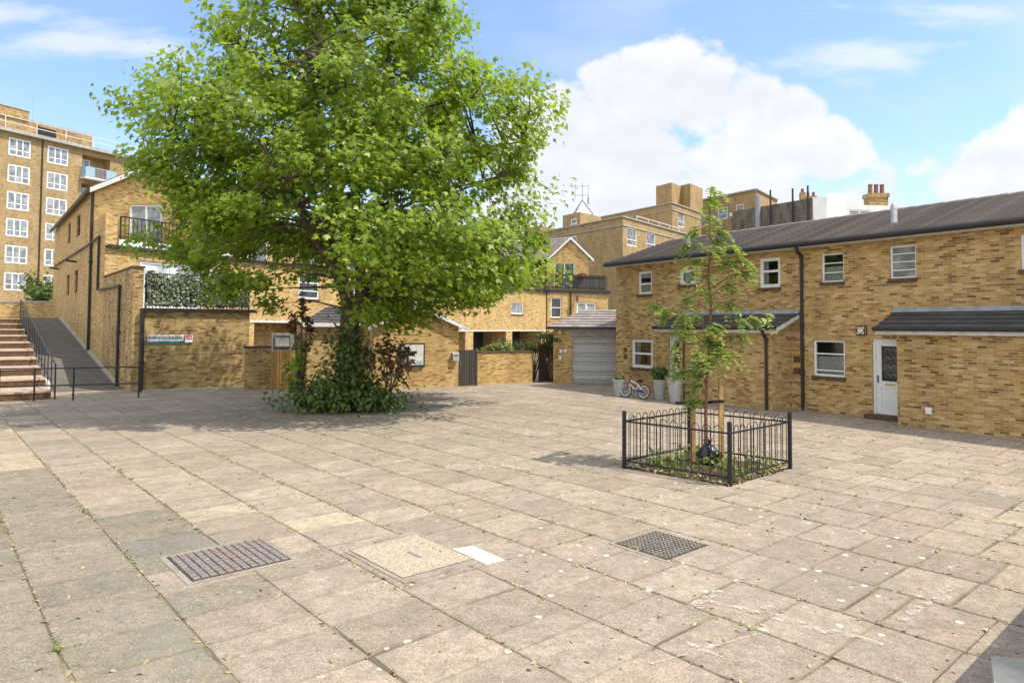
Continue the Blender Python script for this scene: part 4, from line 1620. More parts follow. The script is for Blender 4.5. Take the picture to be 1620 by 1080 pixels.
# ------------------------------------------------------------------ ramp, steps, handrails
NR = Vector((-.782, -.623))
rm = MB()
ra0, ra1 = C0 + DD * 1.2, C0 + DD * 25
rw = 2.5
pts = [(ra0, -.012), (C0 + DD * 2.4, .06), (ra1, 2.9), (C0 + DD * 45, 2.9)]
for (p, z), (q, z2) in zip(pts, pts[1:]):
    a, b, c_, d_ = p, p + NR * rw, q + NR * rw, q
    rm.face([(a.x, a.y, z), (d_.x, d_.y, z2), (c_.x, c_.y, z2), (b.x, b.y, z)])
    rm.face([(b.x, b.y, z), (c_.x, c_.y, z2), (c_.x, c_.y, -.3), (b.x, b.y, -.3)])
struct(rm.build('ramp', M['tarmac']))
kb = MB()
for (p, z), (q, z2) in zip(pts[1:2], pts[2:3]):
    kb.bar((p.x + NR.x * .07, p.y + NR.y * .07, z + .04), (q.x + NR.x * .07, q.y + NR.y * .07, z2 + .04), .14, .12)
struct(kb.build('ramp_kerb', M['concrete']))
M['tread'] = plain('stair tread slab', (.42, .32, .23), .95, 0, .2, 3)
stp, trd = MB(), MB()
S0 = C0 + NR * (rw + .05) - DD * 1.2
ns = 10
LS = 7.0
for i in range(ns):
    z1 = .28 * (i + 1)
    d0 = i * 2.05
    a, b = S0 + DD * d0, S0 + DD * d0 + NR * LS
    c_, d_ = S0 + DD * 21.5 + NR * LS, S0 + DD * 21.5
    stp.prism(ccw([tuple(a), tuple(b), tuple(c_), tuple(d_)]), z1 - .30 if i else -.1, z1 - .06)
    e_, f_ = S0 + DD * (d0 + 2.3) + NR * LS, S0 + DD * (d0 + 2.3)
    n = 5
    for k in range(n):
        p_, q_ = a + NR * (LS * k / n) - DD * .03, a + NR * (LS * (k + 1) / n - .012) - DD * .03
        trd.prism(ccw([tuple(p_), tuple(q_), tuple(q_ + DD * (2.08 if i < ns - 1 else 3)), tuple(p_ + DD * (2.08 if i < ns - 1 else 3))]), z1 - .059, z1)
so = struct(stp.build('steps', M['brick_sill']))
struct(trd.build('step_treads', M['tread']))
up = MB()
u0 = C0 + DD * 24.8
up.prism(ccw([tuple(S0 + DD * 21.4 + NR * 40), tuple(S0 + DD * 21.4), tuple(C0 + DD * 25 + NR * 2.5), tuple(C0 + DD * 90 + NR * 2.5), tuple(C0 + DD * 90 + NR * 60)]), -.1, 2.78)
struct(up.build('upper_pavement', M['concrete']))
# stair handrail: top rail, bottom rail, balusters
hr = thing('stair_railing', 'black sloping stair railing with many balusters between the steps and the ramp', 'railing')
h0, h1 = S0 + DD * -.1 + NR * -.1, S0 + DD * 20.5 + NR * -.1
zb = lambda f: .05 + 2.8 * f
m_ = MB()
m_.tube([(h0.x, h0.y, zb(0) + 1.08), (h1.x, h1.y, zb(1) + 1.05)], .03, 8)
m_.tube([(h0.x, h0.y, zb(0) + .2), (h1.x, h1.y, zb(1) + .2)], .02, 6)
m_.build('rail', M['black'], hr)
for i in range(16):
    f = i / 15
    p_ = h0.lerp(h1, f)
    m_ = MB()
    m_.tube([(p_.x, p_.y, zb(f) - .1), (p_.x, p_.y, zb(f) + 1.06)], .026 if i in (0, 15) else .018, 8)
    m_.build('baluster', M['black'], hr)
wp = MB()
wq_ = C0 + NR * 2.38 + DD * .9
wp.prism(ccw([tuple(wq_), tuple(wq_ + NR * .3), tuple(wq_ + NR * .3 + DD * 2.6), tuple(wq_ + DD * 2.6)]), -.02, .42)
tag(wp.build('plinth_block', M['white_render']), 'white rendered plinth at the foot of the ramp beside the stair railing', 'plinth')
fr = thing('guard_rail', 'black two bar guard rail across the foot of the steps and ramp', 'railing')
fp = [(-19.0, 20.9), (-16.33, 21.85), (-14.44, 22.6), (-12.75, 23.45), (-12.95, 23.75)]
m_ = MB()
for zz in (1.06, .5):
    m_.tube([(x, y, zz) for x, y in fp[:4]], .024, 8)
    m_.tube([fp[3] + (zz,), (fp[3][0] - .35, fp[3][1] + 1.0, zz)], .022, 8)
m_.build('rail', M['black'], fr)
for x, y in fp[:4] + [(-15.45, 22.2)]:
    m_ = MB()
    m_.tube([(x, y, -.02), (x, y, 1.08)], .028, 8)
    m_.build('post', M['black'], fr)
# low garden wall at the top of the ramp and shrub over it
tw = thing('garden_wall', 'low brick wall at the top of the steps, half in sun and half in shade', 'wall', (-41, 47.5, 0), (.97, .22))
m_ = MB()
m_.box(-12, 11.0, 0, .3, 2.6, 4.05)
m_.build('wall', M['brick_y'], tw)
m_ = MB()
m_.box(-12, 11.03, -.05, .35, 4.05, 4.15)
m_.build('coping', M['concrete'], tw)


# ------------------------------------------------------------------ generic leafy masses
def clump(name, label, cat, center, radii, n, m, size, shape=STAR, group=None, trunk=True, droop=.0, k=30, sub=.33, zmin=0.02):
    t_ = thing(name, label, cat, (center[0], center[1], 0), group=group)
    cz = center[2]
    nc = max(6, n // k)
    v = rng.normal(size=(nc, 3))
    v /= np.linalg.norm(v, axis=1, keepdims=True)
    rad = rng.random(nc) ** .4
    cc = v * rad[:, None] * np.array(radii) * .85
    idx = rng.integers(0, nc, n)
    off = rng.normal(size=(n, 3)) * np.array(radii) * sub * .5
    c = cc[idx] + off
    c[:, 2] += cz
    c = c[c[:, 2] > zmin]
    out = c / np.array(radii)
    out[:, 2] -= cz / radii[2]
    nr = out * .7 + rng.normal(0, .55, c.shape) + np.array([0, 0, .55])
    fast_mesh('foliage', leaves(c, nr, size * rng.uniform(.6, 1.3, len(c)), shape), 8, m, t_)
    if trunk:
        mb = MB()
        for i in range(min(nc, 26)):
            e = cc[i] + np.array([0, 0, cz])
            mid = e * np.array([.45, .45, .6])
            mb.tube([(rnd.uniform(-.05, .05), rnd.uniform(-.05, .05), -.02), tuple(mid), tuple(e)], [.03, .018, .006], 5)
        mb.build('stems', M['bark'], t_)
    return t_


clump('shrub', 'leafy green shrub beyond the low wall under the tall flats', 'shrub', (-36.2, 52, 5.2), (1.5, 1.2, 1.7), 900, M['leaf_ivy'], .16, trunk=True)

# ------------------------------------------------------------------ middle: low wall, gate, outbuilding, garage
gw = thing('garden_wall', 'short low brick wall between the sign wall and the orange timber gate', 'wall', (-10.25, 26.3, 0), (.88, .47))
m_ = MB()
m_.wall((0, 0), (.95, 0), -.1, 1.62)
m_.wall((.95, 0), (.95, .24), -.1, 1.62)
m_.wall((.95, .24), (0, .24), -.1, 1.62)
m_.wall((0, .24), (0, 0), -.1, 1.62)
m_.build('wall', M['brick_s'], gw)
m_ = MB()
m_.box(-.03, .97, -.04, .28, 1.62, 1.70)
m_.build('coping', M['brick_sill'], gw)
og = thing('timber_gate', 'new orange timber board gate left of the big tree', 'gate', (-9.45, 26.75, 0), (.80, .60))
m_ = MB()
for i in range(9):
    m_.box(i * .125 + .004, i * .125 + .121, 0, .022, .04, 1.50 + .012 * ((i * 7) % 3))
m_.build('boards', M['orangewood'], og)
m_ = MB()
m_.box(.02, 1.1, .022, .07, .25, .35)
m_.box(.02, 1.1, .022, .07, 1.2, 1.3)
m_.build('ledges', M['stake'], og)
# grey shed-like screen window behind the gate
sw = thing('garden_screen', 'grey boarded garden screen with a small window behind the orange gate', 'screen', (-9.95, 28.3, 0), (.8, .6))
m_ = MB()
m_.box(0, 1.5, 0, .05, 0, 2.2)
m_.build('panel', M['slatgrey'], sw)
window(sw, .12, .8, 1.62, 2.12, -.075, fw=.04, fm='slatgrey', gm='glass_pale')

# outbuilding with the notice board
OBO, OBU = Vector((-5.49, 27.2)), Vector((.906, .423))
ob = thing('brick_outbuilding', 'small gabled brick outbuilding carrying the notice board behind the big tree', 'outbuilding', OBO, OBU)
m_ = MB()
m_.wall((0, 0), (3.6, 0), -.1, 2.5)
m_.wall((3.6, 0), (3.6, 4.5), -.1, 2.5)
m_.wall((0, 4.5), (0, 0), -.1, 2.5)
m_.wall((3.6, 4.5), (0, 4.5), -.1, 2.5)
m_.face([(0, 0, 2.5), (3.6, 0, 2.5), (1.75, 0, 3.3)])
m_.face([(3.6, 4.5, 2.5), (0, 4.5, 2.5), (1.75, 4.5, 3.3)])
m_.build('wall', M['brick_y'], ob)
r = MB()
r.courses((-.25, 4.7, 2.48), (-.25, -.22, 2.48), (1.75, -.22, 3.38), (1.75, 4.7, 3.38), 7, .035)
r.courses((3.9, -.22, 2.48), (3.9, 4.7, 2.48), (1.75, 4.7, 3.377), (1.75, -.22, 3.377), 7, .035)
ro = r.build('roof', M['tile_dk'], ob)
f = MB()
for A_, B_ in ((Vector((-.27, -.25, 2.47)), Vector((1.75, -.25, 3.38))), (Vector((3.92, -.25, 2.47)), Vector((1.75, -.25, 3.38)))):
    dn = Vector((0, 0, -.15))
    bk2 = Vector((0, .03, 0))
    f.face([A_, B_, B_ + dn, A_ + dn])
    f.face([A_ + bk2, A_ + dn + bk2, B_ + dn + bk2, B_ + bk2])
    f.face([A_ + dn, B_ + dn, B_ + dn + bk2, A_ + dn + bk2])
f.box(3.62, 3.9, -.25, -.2, 2.33, 2.47)
f.build('bargeboard', M['white'], ro)
nb = thing('notice_board', 'black framed notice board with pale posters on the outbuilding wall', 'notice board', OBO, OBU)
m_ = MB()
m_.box(1.05, 2.09, -.10, -.003, .86, 1.82)
m_.build('frame', M['black'], nb)
m_ = MB()
m_.box(1.11, 2.03, -.108, -.099, .93, 1.76)
bd = m_.build('board', M['offwhite'], nb)
m_ = MB()
m_.box(1.13, 1.5, -.112, -.107, 1.30, 1.52)
m_.box(1.53, 1.75, -.112, -.107, 1.38, 1.5)
m_.build('poster', M['oldwood'], bd)
m_ = MB()
m_.box(1.13, 1.48, -.112, -.107, .95, 1.12)
m_.box(1.52, 1.66, -.112, -.107, .98, 1.1)
m_.box(1.7, 1.98, -.112, -.107, .95, 1.1)
m_.build('poster', M['blueglass'], bd)
# lean-to left of the trunk
lo = thing('lean_to', 'small lean-to with grey tiled roof and white fascia behind the tree trunk', 'outbuilding', (-8.35, 27.9, 0), (.9, .43))
m_ = MB()
m_.wall((0, 0), (2.5, 0), -.1, 2.5)
m_.wall((0, 3), (0, 0), -.1, 2.5)
m_.build('wall', M['brick_o'], lo)
r = MB()
r.courses((-.25, -.25, 2.62), (2.6, -.25, 2.62), (2.6, 2.2, 3.35), (1.2, 2.2, 3.35), 6, .035)
ro = r.build('roof', M['tile_dk'], lo)
f = MB()
f.box(-.25, 2.6, -.27, -.24, 2.46, 2.61)
f.build('fascia', M['white'], ro)

# letter box and old gate
lb = thing('letter_box', 'grey metal letter box on the wall beside the weathered gate', 'letter box', OBO, OBU)
m_ = MB()
m_.box(3.3, 3.56, -.17, -.003, 1.08, 1.36)
m_.face([(3.28, -.19, 1.36), (3.58, -.19, 1.36), (3.58, -.002, 1.42), (3.28, -.002, 1.42)])
m_.build('body', M['silver'], lb)
m_ = MB()
m_.box(3.34, 3.52, -.176, -.17, 1.27, 1.30)
m_.build('slot', M['black'], lb)
dg_ = thing('plank_gate', 'weathered dark plank gate between the outbuilding and the sunlit garden wall', 'gate', (-2.2, 28.75, 0), (.88, .47))
m_ = MB()
for i in range(6):
    m_.box(i * .12 + .003, i * .12 + .117, 0, .025, .03, 1.52)
m_.build('boards', M['greyboards'], dg_)
m_ = MB()
m_.box(.74, .83, -.02, .07, -.05, 1.58)
m_.box(-.03, -.004, .0, .07, -.05, 1.56)
m_.build('post', M['oldwood'], dg_)
m_ = MB()
m_.tube([(.04, -.03, .85), (.04, -.03, 1.0)], .012, 6)
m_.build('handle', M['silver'], dg_)
WU = Vector((.897, .443))
gw2 = thing('garden_wall', 'sunlit low brick garden wall with greenery behind it, right of the weathered gate', 'wall', (-1.48, 29.7, 0), WU)
m_ = MB()
m_.wall((0, 0), (2.7, 0), -.1, 1.36)
m_.wall((2.7, 0), (2.7, .9), -.1, 1.36)
m_.wall((2.7, .24), (0, .24), -.1, 1.36)
m_.wall((0, .24), (0, 0), -.1, 1.36)
m_.build('wall', M['brick_y'], gw2)
m_ = MB()
m_.box(-.02, 2.72, -.03, .27, 1.36, 1.44)
m_.build('coping', M['brick_sill'], gw2)
tr_ = thing('trellis_fence', 'dark trellis fence with ivy standing behind the garden wall', 'fence', (-1.48, 29.7, 0), WU)
m_ = MB()
for i in range(22):
    x_ = 1.5 + i * .12
    m_.bar((x_, .6, 1.1), (x_ + .0, .6, 1.95), .02)
for i in range(7):
    m_.bar((1.5, .62, 1.15 + i * .12), (4.05, .62, 1.15 + i * .12), .018)
m_.build('lattice', M['oldwood'], tr_)
m_ = MB()
for x_ in (1.5, 4.02):
    m_.bar((x_, .61, 0), (x_, .61, 2.0), .07)
m_.build('post', M['oldwood'], tr_)
clump('ivy', 'dark ivy filling the trellis fence', 'ivy', (1.0, 31.5, 1.55), (1.2, .3, .38), 700, M['leaf_ivy'], .055)
clump('fern_shrub', 'bright green arching shrub rising behind the garden wall', 'shrub', (-.75, 30.6, 1.45), (.95, .4, .5), 620, M['leaf_weed'], .10, shape=BLADE * np.array([2.2, 1, 1]))
clump('climber', 'leafy green climber spilling over the brown gate', 'climber', (1.85, 31.2, 2.0), (1.0, .4, .35), 800, M['leaf_ivy'], .07)
bg_ = thing('side_gate', 'dark brown boarded gate beside the garage with a small white plate', 'gate', (1.3, 31.1, 0), WU)
m_ = MB()
for i in range(5):
    m_.box(.02 + i * .13, .145 + i * .13, 0, .03, .03, 1.72)
m_.build('boards', M['brownwood'], bg_)
m_ = MB()
m_.box(.28, .42, -.008, 0, .98, 1.06)
m_.build('letter_plate', M['white'], bg_)
m_ = MB()
m_.box(-.06, .01, -.02, .06, 0, 1.8)
m_.box(.68, .74, -.02, .06, 0, 1.8)
m_.build('post', M['brownwood'], bg_)

ga = thing('garage', 'brick garage with a grey roller shutter and brown tiled roof', 'garage', (1.88, 30.95, 0), (.975, -.22))
m_ = MB()
m_.wall((0, 0), (3.4, 0), -.1, 2.42, [(.86, 2.85, -.1, 2.08)], .16)
m_.wall((3.4, 0), (3.4, 5), -.1, 2.42)
m_.wall((3.4, 5), (0, 5), -.1, 2.42)
m_.wall((0, 5), (0, 0), -.1, 2.42)
m_.build('wall', M['brick_y'], ga)
m_ = MB()
m_.box(.7, 3.4, -.03, .0, 2.08, 2.40)
m_.build('lintel', M['grey_render'], ga)
m_ = MB()
n = 26
for i in range(n):
    z0, z1 = 2.08 * i / n, 2.08 * (i + 1) / n
    m_.face([(.86, .10, z0), (2.85, .10, z0), (2.85, .075, (z0 + z1) / 2), (.86, .075, (z0 + z1) / 2)])
    m_.face([(.86, .075, (z0 + z1) / 2), (2.85, .075, (z0 + z1) / 2), (2.85, .10, z1), (.86, .10, z1)])
m_.build('roller_shutter', M['shutter'], ga)
r = MB()
r.courses((-.25, -.3, 2.5), (3.6, -.3, 2.5), (3.6, 2.4, 3.35), (1.1, 2.4, 3.35), 7, .04)
r.courses((-.25, 5.1, 2.5), (-.25, -.3, 2.5), (1.1, 2.4, 3.347), (1.1, 2.6, 3.347), 7, .04)
ro = r.build('roof', M['tile'], ga)
f = MB()
f.box(-.2, 3.6, -.27, -.24, 2.40, 2.5)
f.build('fascia', M['offwhite'], ro)
f = MB()
f.tube([(-.28, -.34, 2.47), (3.6, -.34, 2.47)], .05, 8)
f.build('gutter', M['gutter'], ro)
f = MB()
f.box(.25, .38, -.12, 0, 2.2, 2.34)
f.build('alarm_box', M['white'], ga)
for zz, xx in ((1.35, .28), (1.35, .48), (1.05, .25)):
    f = MB()
    f.box(xx, xx + .13, -.02, 0, zz, zz + .16)
    f.build('wall_plate', M['white'], ga)

# red flower pots on the far balcony rail
for i, (s_, lab) in enumerate(((1.35, 'red flower pot on the left part of the far balcony rail'), (3.9, 'orange flower pot on the right part of the far balcony rail'))):
    q_ = B0 + bU * s_
    fpot = thing('flower_pot', lab, 'flower pot', (q_.x, q_.y - .15, 7.75), group='flower pots on the far balcony')
    m_ = MB()
    m_.lathe([(0, 0), (.28, 0), (.45, .3), (.42, .3), (0, .28)], n=12)
    m_.build('pot', M['terracotta'], fpot)
    n = 34
    c = rng.normal(0, .16, (n, 3)) + np.array([0, 0, .35])
    fast_mesh('flowers', leaves(c, rng.normal(0, 1, (n, 3)), rng.uniform(.05, .11, n), OVAL), 8, M['flower'], fpot)

# ------------------------------------------------------------------ flats behind
TW = Vector((-52, 72))
TU = Vector((.473, .881))
tw_ = thing('apartment_block', 'tall brown brick flats at the far left with rows of white windows', 'flats', TW, TU)
wins_t = []
for k in range(6):
    z = 20.15 - 2.83 * k
    wins_t += [(-1.5, .6, z, z + 1.85), (2.3, 4.45, z, z + 1.85), (-7.5, -5.4, z, z + 1.85), (-11.5, -9.4, z, z + 1.85)]
bal = [(6.0, 9.2, 16.4 + 2.83 * 0 - .2, 18.6, 1.2), (6.0, 9.2, 19.3, 21.9, 1.2)]
w = MB()
w.wall((-14, 0), (14, 0), -1, 22.5, [(a + 14, b + 14, c_, d_) for a, b, c_, d_ in wins_t] + [(a + 14, b + 14, c_, d_, e_) for a, b, c_, d_, e_ in bal], .1)
w.wall((14, 0), (14, 12), -1, 22.5)
w.wall((-14, 12), (-14, 0), -1, 22.5)
w.build('wall', M['brick_b'], tw_)
for a, b, c_, d_ in wins_t:
    window(tw_, a, b, c_, d_, -.02, fw=.13, vbars=(.36, .64), bars=(.34,), gm='glass_pale')
for a, b, c_, d_, e_ in bal:
    m_ = MB()
    m_.box(a, b, e_, e_ + .1, c_, d_)
    m_.build('recess_wall', M['brick_b'], tw_)
    window(tw_, a + .1, a + 1.5, c_ + .4, d_ - .3, e_ - .08, fw=.12, gm='glass_pale', vbars=(.5,), name='balcony_door')
    m_ = MB()
    m_.box(a - .2, b + .2, -1.0, e_, c_ - .25, c_ - .02)
    bs = m_.build('balcony', M['offwhite'], tw_)
    m_ = MB()
    m_.box(a - .2, a + .9, -1.0, -.95, c_, c_ + 1.05)
    m_.box(b - 1.0, b + .2, -1.0, -.95, c_, c_ + 1.05)
    m_.box(a - .2, a - .15, -1.0, 0, c_, c_ + 1.05)
    m_.build('balcony_panel', M['blueglass'], bs)
    m_ = MB()
    m_.bar((a, -.97, c_ + 1.08), (b, -.97, c_ + 1.08), .06)
    for k in range(9):
        m_.bar((a + 1 + k * .15, -.97, c_), (a + 1 + k * .15, -.97, c_ + 1.05), .03)
    m_.build('balcony_rail', M['silver'], bs)
m_ = MB()
m_.box(-14.2, 14.2, -.55, 12.2, 22.5, 22.85)
m_.build('roof_slab', M['grey_render'], tw_)
m_ = MB()
m_.box(-14, 7.6, 1.0, 9, 22.85, 24.5)
m_.box(-14, .75, .8, 9, 24.4, 25.4)
m_.build('penthouse', M['brick_s'], tw_)
m_ = MB()
m_.box(1.75, 3.6, .92, 1.0, 23.0, 24.1)
m_.build('plant_opening', M['dark_in'], tw_)
m_ = MB()
m_.box(.78, 7.7, .92, 9.1, 24.5, 24.62)
m_.box(-14.05, .85, .72, 9.1, 25.4, 25.5)
m_.build('coping', M['grey_render'], tw_)
m_ = MB()
for zz in (23.5, 24.1):
    m_.bar((-14, -.3, zz), (13, -.3, zz), .07)
for k in range(10):
    m_.bar((-14 + k * 3, -.3, 22.85), (-14 + k * 3, -.3, 24.1), .07)
m_.build('roof_railing', M['offwhite'], tw_)
m_ = MB()
m_.tube([(1.75, -.1, 22.5), (1.75, -.1, 0)], .07, 6)
m_.build('drainpipe', M['gutter'], tw_)
ant = MB()
for x_ in (-2.2, 2.2):
    ant.bar((x_, 3, 24.5), (x_, 3, 28.3), .03)
    ant.bar((x_ - .6, 3, 27.6), (x_ + .9, 3, 27.7), .02)
ant.build('aerial', M['lead'], tw_)

DL, DR = Vector((-.544, .839)).normalized(), Vector((.606, .795)).normalized()


def block(name, label, corner, lenL, lenR, z0, z1, m, winL=(), winR=(), cat='flats', cop='grey_render', root=None, part='wall'):
    """oblique block seen on its near corner: left face runs along DL, right face along DR"""
    root = root or thing(name, label, cat, corner)
    c = Vector(corner) - Vector((root.location.x, root.location.y))
    w = MB()
    l, r_ = c + DL * lenL, c + DR * lenR
    far = c + DL * lenL + DR * lenR
    w.wall(l, c, z0, z1, [(lenL - b, lenL - a, c_, d_) for a, b, c_, d_ in winL], .12)
    w.wall(c, r_, z0, z1, [(a, b, c_, d_) for a, b, c_, d_ in winR], .12)
    w.wall(r_, far, z0, z1)
    w.wall(far, l, z0, z1)
    w.face([tuple(p) + (z1,) for p in (c, r_, far, l)])
    w.build(part, M[m], root)
    for a, b, c_, d_ in winL:
        window(root, lenL - b, lenL - a, c_, d_, .05, fw=.16, bars=(.45,), gm='glass_pale', rot=(l, -DL))
    for a, b, c_, d_ in winR:
        window(root, a, b, c_, d_, .05, fw=.16, bars=(.35,), gm='glass_pale', rot=(c, DR))
    if cop:
        for dz, hh, ov in ((0, .16, .18), (-1.05, .14, .10)):
            cm = MB()
            o1 = (-DL - DR).normalized() * ov
            i_ = .35
            nL, nR = Vector((-DL.y, DL.x)), Vector((DR.y, -DR.x))
            for a_, b_, n_ in ((l, c, nL), (c, r_, nR)):
                n_ = n_ if n_.dot(Vector((0, -1))) > 0 else -n_
                d_ = (b_ - a_).normalized()
                e0 = a_ - d_ * (0 if n_ is nR else 0)
                cm.prism(ccw([tuple(a_ + n_ * ov), tuple(b_ + n_ * ov + d_ * (ov if a_ is l else 0)), tuple(b_ - n_ * (i_ if dz == 0 else -.01)), tuple(a_ - n_ * (i_ if dz == 0 else -.01))]), z1 + dz + (.004 if a_ is l else 0), z1 + dz + hh)
            cm.build('coping', M[cop], root)
    return root


fl = block('apartment_block', 'brown brick flats with a stepped roof and pyramid skylight behind the terrace', (13.8, 85), 19, 20.3, -1, 16.3, 'brick_b',
           winL=((9.3, 10.6, 13.2, 15.0),), winR=((1.1, 3.8, 12.9, 15.2), (6.6, 9.3, 12.9, 15.2), (14.3, 17.3, 12.9, 15.2), (1.1, 3.8, 9.5, 11.8), (6.6, 9.3, 9.5, 11.8)))
block('', '', (13.8, 100), 22, 10, 16.2, 18.0, 'brick_b', root=fl, part='upper_storey', cop=None)
block('', '', (9.9, 99.5), 4.2, 6.2, 16.2, 19.4, 'brick_b', winL=((.8, 2.2, 17.2, 18.6),), root=fl, part='stair_tower', cop=None)
block('', '', (25.4, 108), 18, 12, 16.2, 22.3, 'brick_b', winR=((2.2, 4.8, 18.9, 21.4),), root=fl, part='upper_storey')
block('', '', (26.5, 113), 3.6, 5.0, 22.2, 26.7, 'brick_b', root=fl, part='lift_tower', cop=None)
block('', '', (30.0, 114.5), 2.5, 5.5, 22.2, 26.9, 'brick_b', root=fl, part='lift_tower', cop=None)
block('', '', (4.3, 104), 4.6, 3, 10, 18.0, 'brick_b', winL=((.5, 1.6, 15.5, 17.2),), root=fl, part='stair_tower', cop=None)
py = MB()
o_ = Vector((9.9, 99.5)) - Vector((13.8, 85)) + DL * 1.9 + DR * 2.9
for k in range(4):
    a0_, a1_ = k * math.pi / 2 + .9, (k + 1) * math.pi / 2 + .9
    py.face([(o_.x + 1.9 * math.cos(a0_), o_.y + 1.9 * math.sin(a0_), 19.5), (o_.x + 1.9 * math.cos(a1_), o_.y + 1.9 * math.sin(a1_), 19.5), (o_.x, o_.y, 21.8)])
sk_ = py.build('skylight', M['glass_white'], fl)
py = MB()
for k in range(4):
    a0_ = k * math.pi / 2 + .9
    py.bar((o_.x + 1.92 * math.cos(a0_), o_.y + 1.92 * math.sin(a0_), 19.5), (o_.x, o_.y, 21.85), .14)
py.build('glazing_bars', M['lead'], sk_)
an = MB()
an.bar((o_.x, o_.y, 21.6), (o_.x, o_.y, 24.4), .1)
for zz in (22.6, 24.0):
    an.bar((o_.x - 1.1, o_.y, zz), (o_.x + .9, o_.y, zz), .07)
for xx in (-1.1, .9):
    an.bar((o_.x + xx, o_.y, 21.9), (o_.x + xx, o_.y, 24.2), .07)
an.bar((o_.x + .9, o_.y, 21.2), (o_.x + .9, o_.y, 22.3), .22)
an.build('aerial_mast', M['lead'], fl)
rr_ = MB()
ra_, rb_ = Vector((4.0, 9.0)) , Vector((17.0, 20.0))
for zz in (16.9, 17.6):
    rr_.bar((DR.x * 5, DR.y * 5 + 3, zz), (DR.x * 19, DR.y * 19 + 3, zz), .09)
for k in range(5):
    rr_.bar((DR.x * (5 + 3.5 * k), DR.y * (5 + 3.5 * k) + 3, 16.3), (DR.x * (5 + 3.5 * k), DR.y * (5 + 3.5 * k) + 3, 17.6), .09)
rr_.build('roof_railing', M['offwhite'], fl)
f5 = block('apartment_block', 'brown brick flats with white windows rising behind the right hand house roof', (41.3, 115), 15, 12, -1, 26.0, 'brick_b',
           winL=((6.0, 8.2, 21.9, 24.0), (11.2, 13.7, 21.0, 23.3), (2.6, 4.2, 21.9, 24.0)), cop=None)
cm = MB()
cc_ = Vector((0, 0))
for a_, b_ in ((DL * 15, cc_), (cc_, DR * 12)):
    cm.bar((a_.x, a_.y - .1, 26.05), (b_.x, b_.y - .1, 26.05), .5, .25)
cm.build('coping', M['grey_render'], f5)
dk_ = block('rendered_building', 'dark sooty rendered building with a grey flue and posts, behind the house roof', (42, 95), 14, 5, -1, 20.8, 'brick_soot', cat='building', cop=None)
m_ = MB()
q_ = DL * 9.3 + Vector((0, -.6))
m_.tube([(q_.x, q_.y, 12), (q_.x, q_.y, 22.4)], .42, 10)
m_.build('flue', M['lead'], dk_)
m_ = MB()
for k in (7.0, 3.3, .9):
    q_ = DL * k + Vector((0, -.4))
    m_.bar((q_.x, q_.y, 12), (q_.x, q_.y, 22.6 if k < 4 else 23.0), .2)
m_.build('post', M['black'], dk_)
m_ = MB()
q_ = DL * 14.0
m_.box(q_.x - .2, q_.x + .4, q_.y - .2, q_.y + .2, 20, 20.6)
m_.build('vent', M['offwhite'], dk_)
wh = thing('white_building', 'white rendered rooftop building with a brick chimney stack of red pots', 'building', (42.05, 95.2, 0))
m_ = MB()
m_.wall((0, 0), (1.9, -.3), -1, 20.9)
m_.wall((1.9, -.3), (5.0, .4), -1, 21.5)
m_.wall((5.0, .4), (12.6, 1.2), -1, 20.0, [(.3, 3.6, 16.6, 19.3)], .15)
m_.wall((12.6, 1.2), (13, 8), -1, 20.0)
m_.prism(ccw([(0, 0.02), (1.9, -.28), (5.0, .42), (12.6, 1.22), (13, 8), (0, 8)]), 19.6, 19.9)
m_.build('wall', M['white_render'], wh)
pa, pb = Vector((5.0, .4)), Vector((12.6, 1.2))
window(wh, .3, 3.6, 16.6, 19.3, .06, fw=.2, vbars=(.5,), gm='glass_pale', rot=(pa, (pb - pa).normalized()))
m_ = MB()
m_.box(9.2, 11.9, 2.2, 3.8, 18.5, 21.4)
m_.box(9.05, 12.05, 2.05, 3.95, 21.4, 22.0)
ch = m_.build('chimney', M['brick_s'], wh)
for k in range(3):
    m_ = MB()
    m_.lathe([(.32, 22.0), (.28, 23.2), (.33, 23.25), (.33, 23.4), (0, 23.4)], 9.75 + k * .85, 3, 10)
    m_.build('chimney_pot', M['terracotta'], ch)
m_ = MB()
m_.box(-.3, .4, 3, 3.6, 20, 22.2)
m_.box(.9, 2.5, 4, 4.6, 20, 21.9)
m_.build('chimney', M['brick_s'], wh)
m_ = MB()
for k, (x_, z_) in enumerate(((0.05, 22.2), (1.3, 21.9), (2.1, 21.9))):
    m_.lathe([(.25, z_), (.22, z_ + .6), (0, z_ + .6)], x_, 3.3 + (0 if k == 0 else 1), 8)
m_.build('chimney_pot', M['terracotta'], wh)

# ------------------------------------------------------------------ the big tree
TX, TY = -5.05, 20.6
rng = np.random.default_rng(23)
rnd = random.Random(5)
tree = thing('maple_tree', 'large spreading green maple tree in the middle of the square', 'tree', (TX, TY, 0))
PRO = [(2.3, .3, .3), (2.9, 2.2, 3.3), (3.5, 3.6, 5.4), (4.2, 4.9, 7.0), (5.1, 6.1, 6.6), (6.0, 6.3, 5.7), (7.3, 6.3, 6.1), (8.5, 6.1, 6.7), (9.4, 5.5, 5.6), (10.5, 5.2, 5.2), (11.5, 3.7, 4.3), (12.3, 2.4, 3.4), (13.4, 1.9, 2.0), (14.2, .5, .5)]
PZ, PL, PR_ = [np.array(v) for v in zip(*PRO)]


def rad_at(z, th):
    l, r_ = np.interp(z, PZ, PL), np.interp(z, PZ, PR_)
    c = np.cos(th)
    m_ = np.where(c < 0, l, r_)
    side = (l + r_) / 2 * .93
    return np.sqrt((m_ * c) ** 2 + (side * np.sin(th)) ** 2)


